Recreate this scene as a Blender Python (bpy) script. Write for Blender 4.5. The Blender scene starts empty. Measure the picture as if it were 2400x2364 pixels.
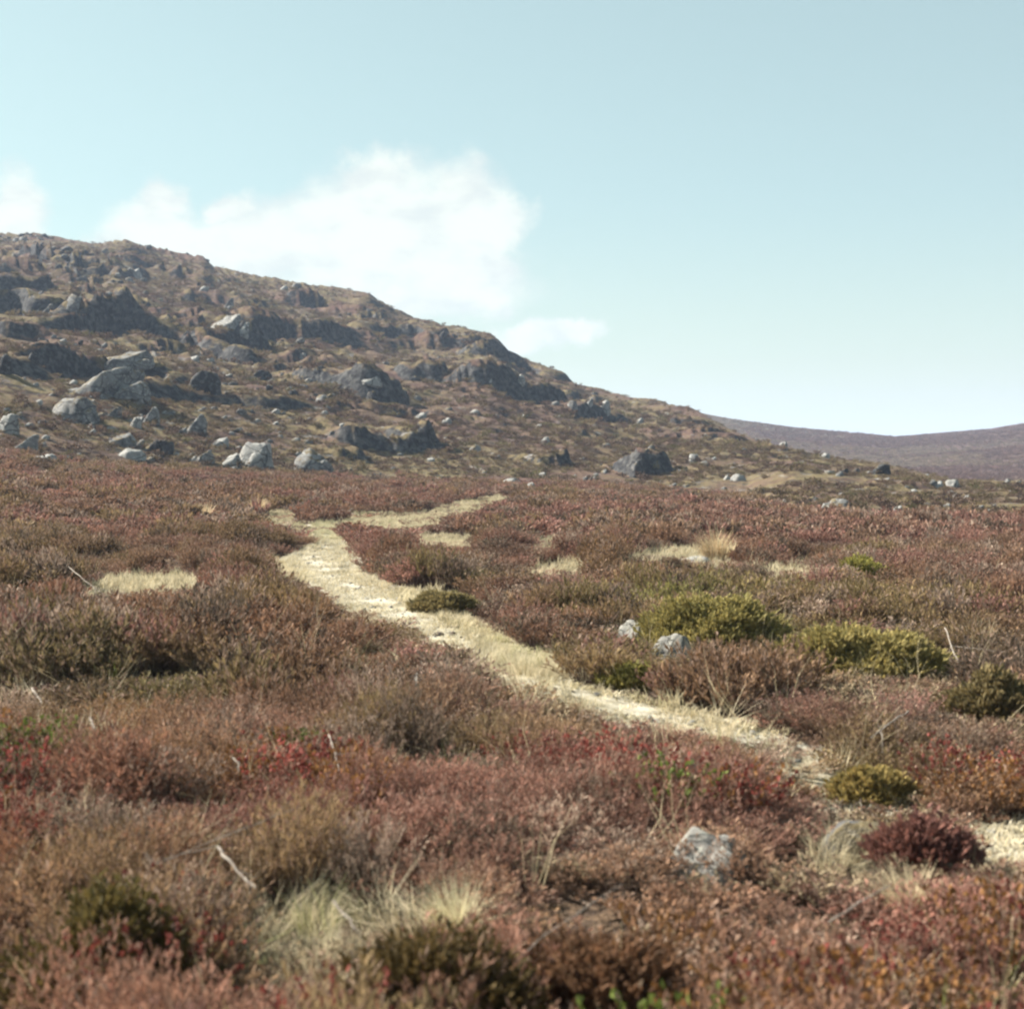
import bpy, math, random
import numpy as np
from math import radians, pi

# ------------------------------------------------------------------ camera, sky, sun, exposure
F, CX, VH, HC = 3429.0, 1200.0, 1080.0, 1.6      # focal length and principal row measured on the 2400 px photograph, eye height
SUN_AZ, SUN_EL = radians(-64), radians(37)        # clockwise from the viewing direction
sc = bpy.context.scene
cd = bpy.data.cameras.new('camera')
cd.sensor_fit = 'HORIZONTAL'; cd.sensor_width = 56.0; cd.lens = 80.0
cd.shift_y = -(1182.0 - VH) / 2400.0
cd.clip_start = 0.1; cd.clip_end = 12000
cd.dof.use_dof = True; cd.dof.focus_distance = 26.0; cd.dof.aperture_fstop = 5.0; cd.dof.aperture_blades = 5
cam = bpy.data.objects.new('camera', cd); sc.collection.objects.link(cam)
cam.location = (0, 0, HC); cam.rotation_euler = (radians(90), 0, 0)
sc.camera = cam
sc.view_settings.view_transform = 'Standard'; sc.view_settings.look = 'None'
sc.view_settings.exposure = 1.66; sc.view_settings.gamma = 1.0; sc.view_settings.use_curve_mapping = False
sc.render.engine = 'CYCLES'
sc.cycles.max_bounces = 6; sc.cycles.diffuse_bounces = 3; sc.cycles.glossy_bounces = 1
sc.cycles.transmission_bounces = 3; sc.cycles.volume_bounces = 1; sc.cycles.transparent_max_bounces = 4
sc.cycles.use_denoising = True
sc.cycles.filter_width = 2.3

world = bpy.data.worlds.new('World'); sc.world = world; world.use_nodes = True

class G:
    """small node-graph writer"""
    def __init__(s, nt): s.nt = nt; s.N = nt.nodes; s.L = nt.links
    def put(s, sock, v):
        if v is None: return
        if hasattr(v, 'is_output'): s.L.new(v, sock)
        else: sock.default_value = v
    def n(s, t, ins=(), **kw):
        nd = s.N.new(t)
        for k, v in kw.items(): setattr(nd, k, v)
        for k, v in (ins.items() if isinstance(ins, dict) else enumerate(ins)): s.put(nd.inputs[k], v)
        return nd
    def m(s, op, a, b=None, c=None, clamp=False):
        return s.n('ShaderNodeMath', [a, b, c], operation=op, use_clamp=clamp).outputs[0]
    def vm(s, op, a, b=None, out=0):
        return s.n('ShaderNodeVectorMath', [a, b], operation=op).outputs[out]
    def mix(s, f, a, b, mode='MIX'):
        nd = s.N.new('ShaderNodeMix'); nd.data_type = 'RGBA'; nd.blend_type = mode
        def c(v): return tuple(v) + (1.0,) if isinstance(v, (tuple, list)) and len(v) == 3 else v
        s.put(nd.inputs[0], f); s.put(nd.inputs[6], c(a)); s.put(nd.inputs[7], c(b))
        return nd.outputs[2]
    def step(s, v, a, b, lo=0.0, hi=1.0):
        return s.n('ShaderNodeMapRange', [v, a, b, lo, hi], interpolation_type='SMOOTHSTEP').outputs[0]
    def noise(s, vec, scale, detail=3, rough=0.55, out=0):
        return s.n('ShaderNodeTexNoise', {'Vector': vec, 'Scale': scale, 'Detail': detail, 'Roughness': rough}).outputs[out]

def build_world():
    g = G(world.node_tree); g.N.clear()
    sky = g.n('ShaderNodeTexSky', sky_type='NISHITA')
    sky.sun_disc = False; sky.sun_elevation = SUN_EL; sky.sun_rotation = SUN_AZ % (2 * pi)
    sky.altitude = 300; sky.air_density = 1.0; sky.dust_density = 1.2; sky.ozone_density = 2.0
    d = g.n('ShaderNodeTexCoord').outputs['Generated']
    sep = g.n('ShaderNodeSeparateXYZ', [d])
    az = g.m('ARCTAN2', sep.outputs[0], sep.outputs[1]); el = g.m('ARCSINE', sep.outputs[2])
    p = g.n('ShaderNodeCombineXYZ', [az, el, 0.0]).outputs[0]
    wv = g.noise(p, 11.0, 7, 0.62, 1)
    pw = g.vm('ADD', p, g.vm('MULTIPLY', g.vm('SUBTRACT', wv, (.5, .5, .5)), (0.085, 0.075, 0)))
    def blob(u, v, ru, rv):
        a = math.atan((u - CX) / F); e = math.atan((VH - v) / F * math.cos(a))
        q = g.vm('MULTIPLY', g.vm('SUBTRACT', pw, (a, e, 0)), (F / ru, F / rv, 0))
        return g.m('SUBTRACT', 1.0, g.vm('LENGTH', q, None, 1))
    B = [(870, 540, 220, 170), (700, 560, 160, 120), (880, 415, 95, 85), (1060, 520, 150, 130), (1170, 520, 90, 75), (1130, 620, 110, 90), (940, 660, 340, 120),
         (1120, 715, 100, 70), (560, 500, 60, 50), (410, 480, 70, 75), (390, 560, 160, 80), (560, 600, 200, 80), (20, 480, 85, 90), (40, 560, 110, 60),
         (1250, 800, 90, 34), (1350, 785, 75, 30), (1200, 815, 80, 30)]
    f = None
    for b in B:
        q = blob(*b); f = q if f is None else g.n('ShaderNodeMath', [f, q, 0.25], operation='SMOOTH_MAX').outputs[0]
    # the same kind of low cumulus goes on round the horizon, outside the view
    low = g.m('MULTIPLY', g.step(el, 0.0, 0.05), g.step(el, 0.30, 0.16))
    side = g.step(g.m('ABSOLUTE', az), 0.36, 0.5)
    oth = g.m('SUBTRACT', g.m('MULTIPLY', g.noise(g.vm('MULTIPLY', pw, (1, 2.2, 1)), 5.0, 5), g.m('MULTIPLY', low, side)), 0.5)
    f = g.m('MAXIMUM', f, g.m('MULTIPLY', oth, 3.0))
    fine = g.noise(p, 60.0, 6, 0.6)
    f2 = g.m('ADD', f, g.m('MULTIPLY', g.m('SUBTRACT', fine, 0.5), 0.42))
    mask = g.m('MULTIPLY', g.step(f2, -0.20, 0.46), 0.90)
    hs = g.n('ShaderNodeHueSaturation', {'Saturation': 0.62, 'Hue': 0.488, 'Value': 1.0, 'Color': sky.outputs[0]}).outputs[0]
    hs = g.vm('MULTIPLY', g.n('ShaderNodeGamma', [g.vm('MULTIPLY', hs, (.25, .25, .25)), .62]).outputs[0], (3.22, 3.90, 3.55))
    hs = g.mix(g.step(el, -.01, .19), g.vm('MULTIPLY', hs, (1.24, 1.06, .86)), hs)
    base = g.noise(g.vm('MULTIPLY', p, (1, 1.8, 1)), 24.0, 4, 0.55)
    shade = g.step(g.m('ADD', base, g.m('MULTIPLY', f, 0.14)), 0.36, 0.66)
    ccol = g.mix(shade, (4.75, 5.1, 4.9), (5.8, 6.0, 5.5))
    col = g.mix(mask, hs, ccol)
    bg = g.n('ShaderNodeBackground', {'Color': col, 'Strength': 0.055})
    g.L.new(bg.outputs[0], g.n('ShaderNodeOutputWorld').inputs[0])
build_world()

sd = bpy.data.lights.new('sun', 'SUN'); sd.energy = 5.0; sd.angle = radians(0.6); sd.color = (1.0, 0.93, 0.82)
sun = bpy.data.objects.new('sun', sd); sc.collection.objects.link(sun)
sun.rotation_euler = (pi / 2 - SUN_EL, 0, -SUN_AZ + pi)
sun.location = (-40, 5, 60)

# ------------------------------------------------------------------ numpy noise and terrain
def _h(ix, iy, iz, seed):
    n = (ix.astype(np.int64) * 374761393 + iy.astype(np.int64) * 668265263 + iz.astype(np.int64) * 2147483647 + seed * 974634777) & 0xffffffff
    n = ((n ^ (n >> 13)) * 1274126177) & 0xffffffff
    n = ((n ^ (n >> 16)) * 2246822519) & 0xffffffff
    return ((n ^ (n >> 15)) & 0xffffff) / 8388607.5 - 1.0
def vn(x, y, z=None, seed=0):
    x = np.asarray(x, float); y = np.asarray(y, float); z = np.zeros_like(x) + 0.5 if z is None else np.asarray(z, float)
    i, j, k = np.floor(x), np.floor(y), np.floor(z); a, b, c = x - i, y - j, z - k
    a, b, c = a*a*a*(a*(a*6-15)+10), b*b*b*(b*(b*6-15)+10), c*c*(3-2*c)
    def L(p, q, t): return p + (q - p) * t
    def H(di, dj, dk): return _h(i + di, j + dj, k + dk, seed)
    return L(L(L(H(0,0,0), H(1,0,0), a), L(H(0,1,0), H(1,1,0), a), b), L(L(H(0,0,1), H(1,0,1), a), L(H(0,1,1), H(1,1,1), a), b), c)
def fbm(x, y, z=None, seed=0, o=3, g=0.5):
    r, amp, s = 0, 1.0, 1.0
    for q in range(o):
        r = r + amp * vn(np.asarray(x) * s, np.asarray(y) * s, None if z is None else np.asarray(z) * s, seed + q * 17); amp *= g; s *= 2.03
    return r
def ss(x, a, b):
    t = np.clip((x - a) / (b - a), 0, 1); return t * t * (3 - 2 * t)

SKY1 = np.array([(-1500, 520), (-400, 540), (0, 553), (100, 555), (180, 566), (230, 574), (262, 571), (298, 571), (410, 602), (478, 612), (503, 631), (560, 643), (620, 654), (700, 668), (795, 685), (869, 695), (925, 729),
                 (993, 749), (1093, 772), (1148, 782), (1171, 800), (1192, 826), (1254, 857), (1304, 875), (1378, 906), (1465, 931), (1552, 946), (1640, 968), (1700, 1000), (1800, 1043), (1863, 1055), (1987, 1080), (2060, 1087), (2111, 1099), (2235, 1124), (2400, 1130), (2900, 1150)])
DSKY = np.array([(-1500, 300), (0, 280), (800, 245), (1170, 210), (1400, 190), (1600, 165), (1800, 130), (2100, 105), (2400, 88), (2900, 80)])
EDGE = np.array([(-1500, 1010), (0, 1049), (160, 1078), (500, 1099), (770, 1112), (870, 1124), (1170, 1126), (1490, 1138), (1740, 1157), (1860, 1190), (2400, 1208), (2900, 1215)])
DEDG = np.array([(-1500, 66), (0, 66), (500, 76), (900, 84), (1500, 84), (1750, 72), (1860, 50), (2400, 43), (2900, 42)])
SKY2 = np.array([(-1500, 1000), (1000, 930), (1500, 945), (1640, 968), (1740, 985), (1863, 1002), (1940, 1008), (2050, 1017), (2098, 1022), (2180, 1016), (2235, 1012), (2322, 1005), (2400, 991), (2600, 975), (2900, 970)])
def T(tab, u): return np.interp(u, tab[:, 0], tab[:, 1])

# (u, v_base, width_px, height_px) of the crags, all facing right and towards the viewer
CRAGS = [(930, 1060, 290, 62, 1), (925, 950, 140, 75, 2), (1180, 902, 185, 48, 3), (1015, 888, 120, 44, 4), (835, 1078, 100, 26, 5), (1315, 1088, 115, 36, 6), (1548, 1112, 112, 80, 7),
         (235, 768, 230, 44, 8), (230, 622, 125, 22, 9), (728, 716, 95, 24, 10), (1617, 998, 40, 22, 11), (60, 790, 130, 34, 12), (125, 826, 150, 20, 13), (600, 818, 80, 40, 14),
         (470, 700, 90, 18, 15), (1130, 816, 70, 24, 16), (1040, 812, 120, 20, 17)]
BUMPS = [(-2.5, 10.8, 2.4, 1.3, .26), (-2.0, 6.2, 1.4, .8, .06), (1.6, 9.5, 1.3, 1.6, .05), (-5.5, 16, 3.5, 2.5, .22), (0.5, 24, 3.0, 3.0, .18), (4.2, 17, 2.2, 2.0, .15), (-1.0, 9.2, .45, .35, -.14)]

def zt0(X, Y, noise=True):
    X = np.asarray(X, float); Y = np.asarray(Y, float)
    r = np.hypot(X, Y) + 1e-6; az = np.arctan2(X, Y)
    azc = np.clip(az, -0.72, 0.72)
    u = CX + F * np.tan(azc); D = r * np.cos(azc)
    back = ss(np.abs(az), 1.2, 2.6)
    ys, vs, yb, vb = T(DSKY, u), T(SKY1, u), T(DEDG, u), T(EDGE, u)
    zs = HC + ys * (VH - vs) / F; zb = HC + yb * (VH - vb) / F - 0.24
    near = zb * ss(D, 18, yb * 1.35) / ss(yb, 18, yb * 1.35)
    t = np.clip((D - yb) / (ys - yb), 0, 1)
    near = np.where(D < yb, near, zb)
    hill = zb + (zs - zb) * (0.86 * t + 0.14 * t * t)
    z = np.where(D < yb, near, hill)
    over = np.clip(D - ys, 0, None)
    z = z - np.where(over > 0, over * 0.16 * ss(over, 0, 18) , 0)
    y2 = 480.0; z2 = HC + y2 * (VH - T(SKY2, u)) / F
    tf = np.clip((D - 130) / (y2 - 130), 0, 1)
    zf = -3.4 + (z2 + 3.4) * (0.45 * tf + 0.55 * tf * tf) - np.clip(D - y2, 0, None) * 0.01
    z = np.where(D > ys, np.maximum(z, zf), z)
    z = z * (1 - back) + back * (-0.2 - 0.004 * r)
    if noise:
        fade = ss(r, 1.0, 5.0)
        z = z + fade * ((0.115 * fbm(X / 2.3, Y / 2.3, seed=3, o=2) * ss(r, 3, 7)) * (1 - ss(D, 60, 120)) + 0.05 * fbm(X / 9, Y / 9, seed=5, o=2) * ss(D, 5, 40))
        for bx, by, rx, ry, h in BUMPS:
            z = z + h * np.exp(-((X - bx) / rx) ** 2 - ((Y - by) / ry) ** 2)
        w = ss(D, yb, yb + 30) * (1 - ss(D, ys * 1.3, ys * 1.8)) * np.interp(u, [0, 1300, 1800, 2400], [1, .8, .4, .22]) * (1 - back)
        wt = 1 - 0.70 * ss(D, ys * 0.84, ys)
        rid = 1 - np.abs(fbm(X / 13.0, Y / 17.0, seed=11, o=3))
        z = z + w * wt * (0.8 * fbm(X / 24, Y / 24, seed=7, o=2) + 1.5 * (rid - .62) + 0.34 * fbm(X / 2.6, Y / 2.6, seed=9, o=3))
        for L_, A_, sd_, tilt_ in ((15.0, 4.2, 51, .6), (6.0, 2.3, 53, .8), (2.8, .8, 55, .7)):
            q_ = (X * tilt_ - Y * .85) / L_ + 1.1 * fbm(X / (L_ * 1.3), Y / (L_ * 1.3), seed=sd_, o=3); fr = q_ - np.floor(q_)
            saw = np.where(fr < .88, fr / .88, (1 - fr) / .12); saw = saw * saw * (3 - 2 * saw) * .5 + saw * .5
            mk = ss(fbm(X / (L_ * 1.6) + 9, Y / (L_ * 1.6), seed=sd_ + 1, o=2), .0, .75)
            z = z + w * wt * A_ * mk * (saw - .5) * ss(D, yb + 8, yb + 55)
        wf = ss(D, 150, 260) * (D > ys) * (1 - back)
        z = z + wf * (1.2 * fbm(X / 60, Y / 60, seed=21, o=3) + .35 * fbm(X / 10, Y / 10, seed=22, o=3)) * (1 - .75 * ss(D, 400, 480))
    return z

def hit(u, v, fn, y0=2.4, y1=1200.0, n=900):
    """where the ray through photo pixel (u, v) meets the ground"""
    u = np.atleast_1d(np.asarray(u, float)); v = np.atleast_1d(np.asarray(v, float))
    Ys = np.geomspace(y0, y1, n)[None, :]
    a = (u[:, None] - CX) / F; s = (VH - v[:, None]) / F
    g = fn(a * Ys, np.broadcast_to(Ys, (len(u), n))) - (HC + Ys * s)
    k = np.argmax(g > 0, axis=1); k = np.where((g > 0).any(1), k, n - 1); k = np.clip(k, 1, n - 1)
    i = np.arange(len(u)); g0, g1 = g[i, k - 1], g[i, k]
    f = np.clip(-g0 / (g1 - g0 + 1e-9), 0, 1)
    Y = Ys[0, k - 1] + f * (Ys[0, k] - Ys[0, k - 1]); X = a[:, 0] * Y
    return X, Y, fn(X, Y)

_cr = []
def setup_crags():
    U = np.array([c[0] for c in CRAGS], float); V = np.array([c[1] for c in CRAGS], float)
    X, Y, Z = hit(U, V, zt0, y0=40)
    for i, c in enumerate(CRAGS):
        w = c[2] * Y[i] / F; h = c[3] * Y[i] / F
        rg = random.Random(c[4]); a = radians(rg.uniform(28, 52))
        a = radians(24) if c[4] == 7 else a
        _cr.append((X[i], Y[i], w, h, math.sin(a), -math.cos(a), c[4]))
setup_crags()
def zt(X, Y):
    z = zt0(X, Y); X = np.asarray(X, float); Y = np.asarray(Y, float)
    for cx, cy, w, h, fx, fy, sd in _cr:
        m = (np.abs(X - cx) < w + 3 * h) & (np.abs(Y - cy) < w + 7 * h)
        if not m.any(): continue
        x, y = X[m] - cx, Y[m] - cy
        lat = -x * fy + y * fx; d = x * fx + y * fy
        d = d + 0.35 * h * fbm(lat / (h * .9), lat * 0 + .3, seed=sd, o=3) + (lat / w) ** 2 * h * 2.0
        b = ss(-d, -0.25 * h, 0.25 * h) * np.exp(-np.clip(-d / ((1.5 if sd == 7 else 3.0) * h), 0, None) ** 2) * (1 - ss(np.abs(lat), w * .34, w * .56))
        z[m] = z[m] + 0.95 * h * b * (.8 + .45 * fbm(lat / (h * .8), d / (h * 1.5), seed=sd + 70, o=3))
    return z
def proj(X, Y, Z): return CX + F * X / Y, VH - F * (Z - HC) / Y
def at(u, v, up=0.0):
    X, Y, Z = hit([u], [v], lambda a, b: zt(a, b) + up); return X[0], Y[0], Z[0] - up

# ------------------------------------------------------------------ materials
def mat(name, rough=0.9):
    m = bpy.data.materials.new(name); m.use_nodes = True; g = G(m.node_tree); g.N.clear()
    out = g.n('ShaderNodeOutputMaterial'); return m, g, out
def principled(g, out, col, rough=.9, spec=.2, normal=None, trans=0.0):
    b = g.n('ShaderNodeBsdfPrincipled', {'Base Color': col, 'Roughness': rough, 'Specular IOR Level': spec})
    if normal is not None: g.L.new(normal, b.inputs['Normal'])
    s = b.outputs[0]
    if trans:
        t = g.n('ShaderNodeBsdfTranslucent', {'Color': col})
        s = g.n('ShaderNodeMixShader', [trans, s, t.outputs[0]]).outputs[0]
    g.L.new(s, out.inputs[0])

def foliage_mat(name, stem, dry, dry_amt=.3, tint=None, trans=.25):
    m, g, out = mat(name)
    c = g.n('ShaderNodeAttribute', attribute_name='c').outputs['Color']
    cs = g.n('ShaderNodeSeparateColor', [c])
    if tint is None: t = g.n('ShaderNodeAttribute', attribute_name='tint', attribute_type='INSTANCER').outputs['Color']
    else: t = g.n('ShaderNodeRGB'); t.outputs[0].default_value = tint + (1,); t = t.outputs[0]
    v = g.m('MULTIPLY_ADD', cs.outputs[1], 0.9, 0.55)
    leaf = g.vm('MULTIPLY', t, g.n('ShaderNodeCombineXYZ', [v, v, v]).outputs[0])
    fr = g.m('FRACT', g.m('MULTIPLY', cs.outputs[1], 7.13))
    isdry = g.m('LESS_THAN', fr, dry_amt)
    leaf = g.mix(g.m('MULTIPLY', isdry, .75), leaf, dry)
    col = g.mix(cs.outputs[0], stem, leaf)
    principled(g, out, col, .75, .15, trans=trans)
    return m
M_HEATH = foliage_mat('heather_foliage', (.13, .09, .072), (.30, .205, .155), .20)
M_GRASS = foliage_mat('grass_blades', (.52, .44, .28), (.62, .55, .38), .35, trans=.3)

def rock_mat(name, base=(.34, .33, .31), dark=(.13, .13, .13), pale=(.52, .52, .48), sc_=1.0, moss=.0, darkness=.45):
    m, g, out = mat(name)
    p = g.n('ShaderNodeNewGeometry').outputs['Position']; nrm = g.n('ShaderNodeNewGeometry').outputs['Normal']
    n1 = g.noise(p, 1.3 * sc_, 5, .6); n2 = g.noise(p, 5.0 * sc_, 5, .65); n3 = g.noise(p, 55 * sc_, 2, .6)
    col = g.mix(g.step(n1, darkness - .1, darkness + .15), dark, base)
    col = g.mix(g.m('MULTIPLY', g.step(n2, .52, .64), .8), col, pale)
    col = g.mix(g.m('MULTIPLY', g.step(n3, .35, .75), .3), col, (.12, .12, .12), 'MIX')
    vo = g.n('ShaderNodeTexVoronoi', {'Vector': g.vm('ADD', g.vm('MULTIPLY', p, (1, 1, 1.9)), g.vm('MULTIPLY', g.noise(p, 1.2 * sc_, 3, .6, 1), (.5, .5, .5))), 'Scale': .8 * sc_}, feature='DISTANCE_TO_EDGE').outputs[0]
    crack = g.step(vo, .0, .05); col = g.mix(g.m('MULTIPLY', g.m('SUBTRACT', 1.0, crack), .75), col, (.03, .028, .026))
    if moss:
        nz = g.n('ShaderNodeSeparateXYZ', [nrm]).outputs[2]
        k = g.m('MULTIPLY', g.step(nz, .35, .8), g.step(g.noise(p, 2.2 * sc_, 4, .6), .5, .58))
        col = g.mix(g.m('MULTIPLY', k, moss), col, (.13, .10, .05))
    bump = g.n('ShaderNodeBump', {'Strength': .6, 'Distance': .12 / sc_, 'Height': g.m('ADD', g.m('ADD', n2, g.m('MULTIPLY', n3, .3)), g.m('MULTIPLY', crack, .8))}).outputs[0]
    principled(g, out, col, .9, .15, bump)
    return m
M_ROCK = rock_mat('granite', (.20, .197, .19), (.08, .08, .082), (.34, .335, .32), sc_=1.0, moss=.9)
M_ROCKP = rock_mat('pale_granite', (.27, .265, .25), (.13, .13, .13), (.42, .41, .385), 1.0, .0, .36)
M_ROCKN = rock_mat('near_granite', (.25, .24, .22), (.18, .172, .16), (.33, .325, .28), 5.0, 0, .38)
M_CRAG_SHADE = rock_mat('crag_rock_shade', (.080, .080, .083), (.030, .030, .033), (.15, .147, .142), .7, .9, .52)  # rock colour lowered to deepen the shade on the crag faces

def ground_mat():
    m, g, out = mat('moorland_ground')
    p = g.n('ShaderNodeNewGeometry').outputs['Position']; nz = g.n('ShaderNodeSeparateXYZ', [g.n('ShaderNodeNewGeometry').outputs['Normal']]).outputs[2]
    zone = g.n('ShaderNodeAttribute', attribute_name='zone').outputs['Fac']
    a, b, c, d = g.noise(p, .09, 4), g.noise(p, .45, 4, .6), g.noise(p, 1.9, 4, .65), g.noise(p, 9.0, 4, .65)
    peat = g.mix(g.step(d, .4, .65), (.045, .032, .025), (.11, .075, .05))
    hill = g.mix(g.step(b, .42, .58), (.105, .070, .052), (.155, .125, .065))
    hill = g.mix(g.m('MULTIPLY', g.step(c, .46, .6), .7), hill, (.22, .18, .095))
    hill = g.mix(g.m('MULTIPLY', g.step(g.noise(p, 1.1, 5, .7), .52, .60), .8), hill, (.045, .042, .040))
    hill = g.mix(g.m('MULTIPLY', g.step(g.noise(p, .7, 5, .75), .58, .64), .8), hill, (.27, .265, .25))
    hill = g.mix(g.m('MULTIPLY', g.step(g.m('ADD', a, g.m('MULTIPLY', c, .3)), .62, .76), .6), hill, (.14, .085, .075))
    hill = g.vm('MULTIPLY', hill, (.84, .82, .84))
    cliff = g.mix(g.step(c, .4, .66), (.034, .034, .037), (.105, .103, .100))  # steep faces coloured darker, shadow of the crags put into the rock tone
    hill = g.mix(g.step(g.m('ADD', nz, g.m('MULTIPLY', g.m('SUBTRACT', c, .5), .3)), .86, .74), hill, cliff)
    farn = g.noise(p, .018, 5, .6); farf = g.noise(p, .12, 6, .7)
    far = g.mix(g.step(farn, .46, .66), (.080, .045, .040), (.125, .085, .065))
    px = g.n('ShaderNodeSeparateXYZ', [p]); spur = g.m('MULTIPLY', g.step(g.m('DIVIDE', px.outputs[0], px.outputs[1]), .29, .19), g.step(g.noise(p, .02, 4), .40, .55))
    far = g.mix(g.m('MULTIPLY', spur, .85), far, (.12, .105, .075))
    far = g.mix(g.m('MULTIPLY', g.step(farf, .45, .65), .4), far, (.085, .060, .048))
    col = g.mix(g.m('MINIMUM', zone, 1.0), peat, hill)
    col = g.mix(g.m('SUBTRACT', zone, 1.0, clamp=True), col, far)
    h = g.m('ADD', g.m('MULTIPLY', c, .5), g.m('MULTIPLY', d, .15))
    bump = g.n('ShaderNodeBump', {'Strength': .8, 'Distance': .7, 'Height': h}).outputs[0]
    principled(g, out, col, .95, .05, bump)
    return m
M_GROUND = ground_mat()

def path_mat():
    m, g, out = mat('trodden_path')
    p = g.n('ShaderNodeNewGeometry').outputs['Position']
    a, b, c = g.noise(p, 1.6, 4), g.noise(p, 9, 4, .6), g.noise(p, 70, 3, .7)
    col = g.mix(g.step(a, .42, .6), (.42, .39, .32), (.34, .30, .21))
    col = g.mix(g.m('MULTIPLY', g.step(b, .5, .66), .6), col, (.52, .49, .41))
    col = g.mix(g.m('MULTIPLY', g.step(c, .5, .68), .55), col, (.27, .23, .17))
    bump = g.n('ShaderNodeBump', {'Strength': .5, 'Distance': .02, 'Height': g.m('ADD', b, c)}).outputs[0]
    principled(g, out, col, .95, .05, bump)
    return m
M_PATH = path_mat()
def plain_mat(name, c1, c2, scale, rough=.85):
    m, g, out = mat(name)
    p = g.n('ShaderNodeNewGeometry').outputs['Position']
    n = g.noise(p, scale, 4, .6)
    bump = g.n('ShaderNodeBump', {'Strength': .4, 'Distance': .01, 'Height': n}).outputs[0]
    principled(g, out, g.mix(g.step(n, .38, .62), c1, c2), rough, .1, bump); return m
M_WOOD = plain_mat('bleached_wood', (.20, .165, .14), (.34, .30, .26), 30)
M_PEAT = plain_mat('dark_peat', (.03, .025, .022), (.08, .06, .05), 25)

# ------------------------------------------------------------------ object helpers
def tag(o, label=None, cat=None, group=None, kind=None):
    if label: o['label'] = label
    if cat: o['category'] = cat
    if group: o['group'] = group
    if kind: o['kind'] = kind
    return o
def mesh_np(name, V, faces, mats, smooth=False, col=None):
    """faces: list of (n, k) int arrays"""
    me = bpy.data.meshes.new(name); V = np.ascontiguousarray(V, dtype=np.float32)
    me.vertices.add(len(V)); me.vertices.foreach_set('co', V.ravel())
    loops = np.concatenate([f.ravel() for f in faces]).astype(np.int32)
    tot = np.concatenate([np.full(len(f), f.shape[1]) for f in faces]).astype(np.int32)
    st = np.concatenate([[0], np.cumsum(tot)[:-1]]).astype(np.int32)
    me.loops.add(len(loops)); me.loops.foreach_set('vertex_index', loops)
    me.polygons.add(len(tot)); me.polygons.foreach_set('loop_start', st)
    me.polygons.foreach_set('use_smooth', np.full(len(tot), smooth, dtype=bool))
    me.update(calc_edges=True)
    if col is not None:
        a = me.attributes.new('c', 'FLOAT_COLOR', 'POINT'); a.data.foreach_set('color', np.c_[col, np.ones(len(col))].astype(np.float32).ravel())
    for m in (mats if isinstance(mats, (list, tuple)) else [mats]): me.materials.append(m)
    return me
def link(name, me, parent=None, loc=None):
    o = bpy.data.objects.new(name, me); sc.collection.objects.link(o)
    if parent: o.parent = parent
    if loc is not None: o.location = loc
    return o
def grid_faces(nr, nc):
    i = np.arange(nr - 1)[:, None] * nc + np.arange(nc - 1)[None, :]
    return np.stack([i, i + 1, i + nc + 1, i + nc], -1).reshape(-1, 4)

# ------------------------------------------------------------------ ground
def build_ground():
    uu = np.concatenate([np.linspace(-1100, -250, 90, endpoint=False), np.linspace(-250, 2650, 660, endpoint=False), np.linspace(2650, 3500, 90)])
    azf = np.arctan((uu - CX) / F)
    rest = np.linspace(azf[-1], azf[0] + 2 * pi, 90)[1:-1]
    az = np.concatenate([azf, rest])
    r = np.concatenate([np.geomspace(0.4, 3, 14, endpoint=False), np.geomspace(3, 40, 180, endpoint=False), np.geomspace(40, 330, 420, endpoint=False), np.geomspace(330, 1100, 110, endpoint=False), np.geomspace(1100, 5200, 20)])
    A, R = np.meshgrid(az, r)
    # in front the rows follow constant depth, as the terrain function does
    X = R * np.sin(A); Y = R * np.cos(A)
    Z = zt(X.ravel(), Y.ravel())
    V = np.c_[X.ravel(), Y.ravel(), Z]
    nr, nc = X.shape
    i = np.arange(nr - 1)[:, None] * nc; j = np.arange(nc)[None, :]; j2 = (j + 1) % nc
    f = np.stack([i + j, i + j2, i + nc + j2, i + nc + j], -1).reshape(-1, 4)[:, ::-1]
    V = np.r_[V, [[0, 0, zt(np.array([0.0]), np.array([0.01]))[0]]]]
    cap = np.stack([np.full(nc, len(V) - 1), np.arange(nc), (np.arange(nc) + 1) % nc], 1)[:, ::-1]
    me = mesh_np('ground', V, [f, cap], M_GROUND, smooth=True)
    azc = np.clip(np.arctan2(V[:, 0], V[:, 1]), -.72, .72); u = CX + F * np.tan(azc); D = np.hypot(V[:, 0], V[:, 1]) * np.cos(azc)
    yb, ys = T(DEDG, u), T(DSKY, u)
    zone = ss(D + 6 * fbm(V[:, 0] / 6, V[:, 1] / 6, seed=31), yb - 3, yb + 4) + ss(D, np.maximum(ys * 1.05, 118), np.maximum(ys * 1.2, 135))
    a = me.attributes.new('zone', 'FLOAT', 'POINT'); a.data.foreach_set('value', zone.astype(np.float32))
    o = link('ground', me); tag(o, kind='structure')
build_ground()

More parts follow.
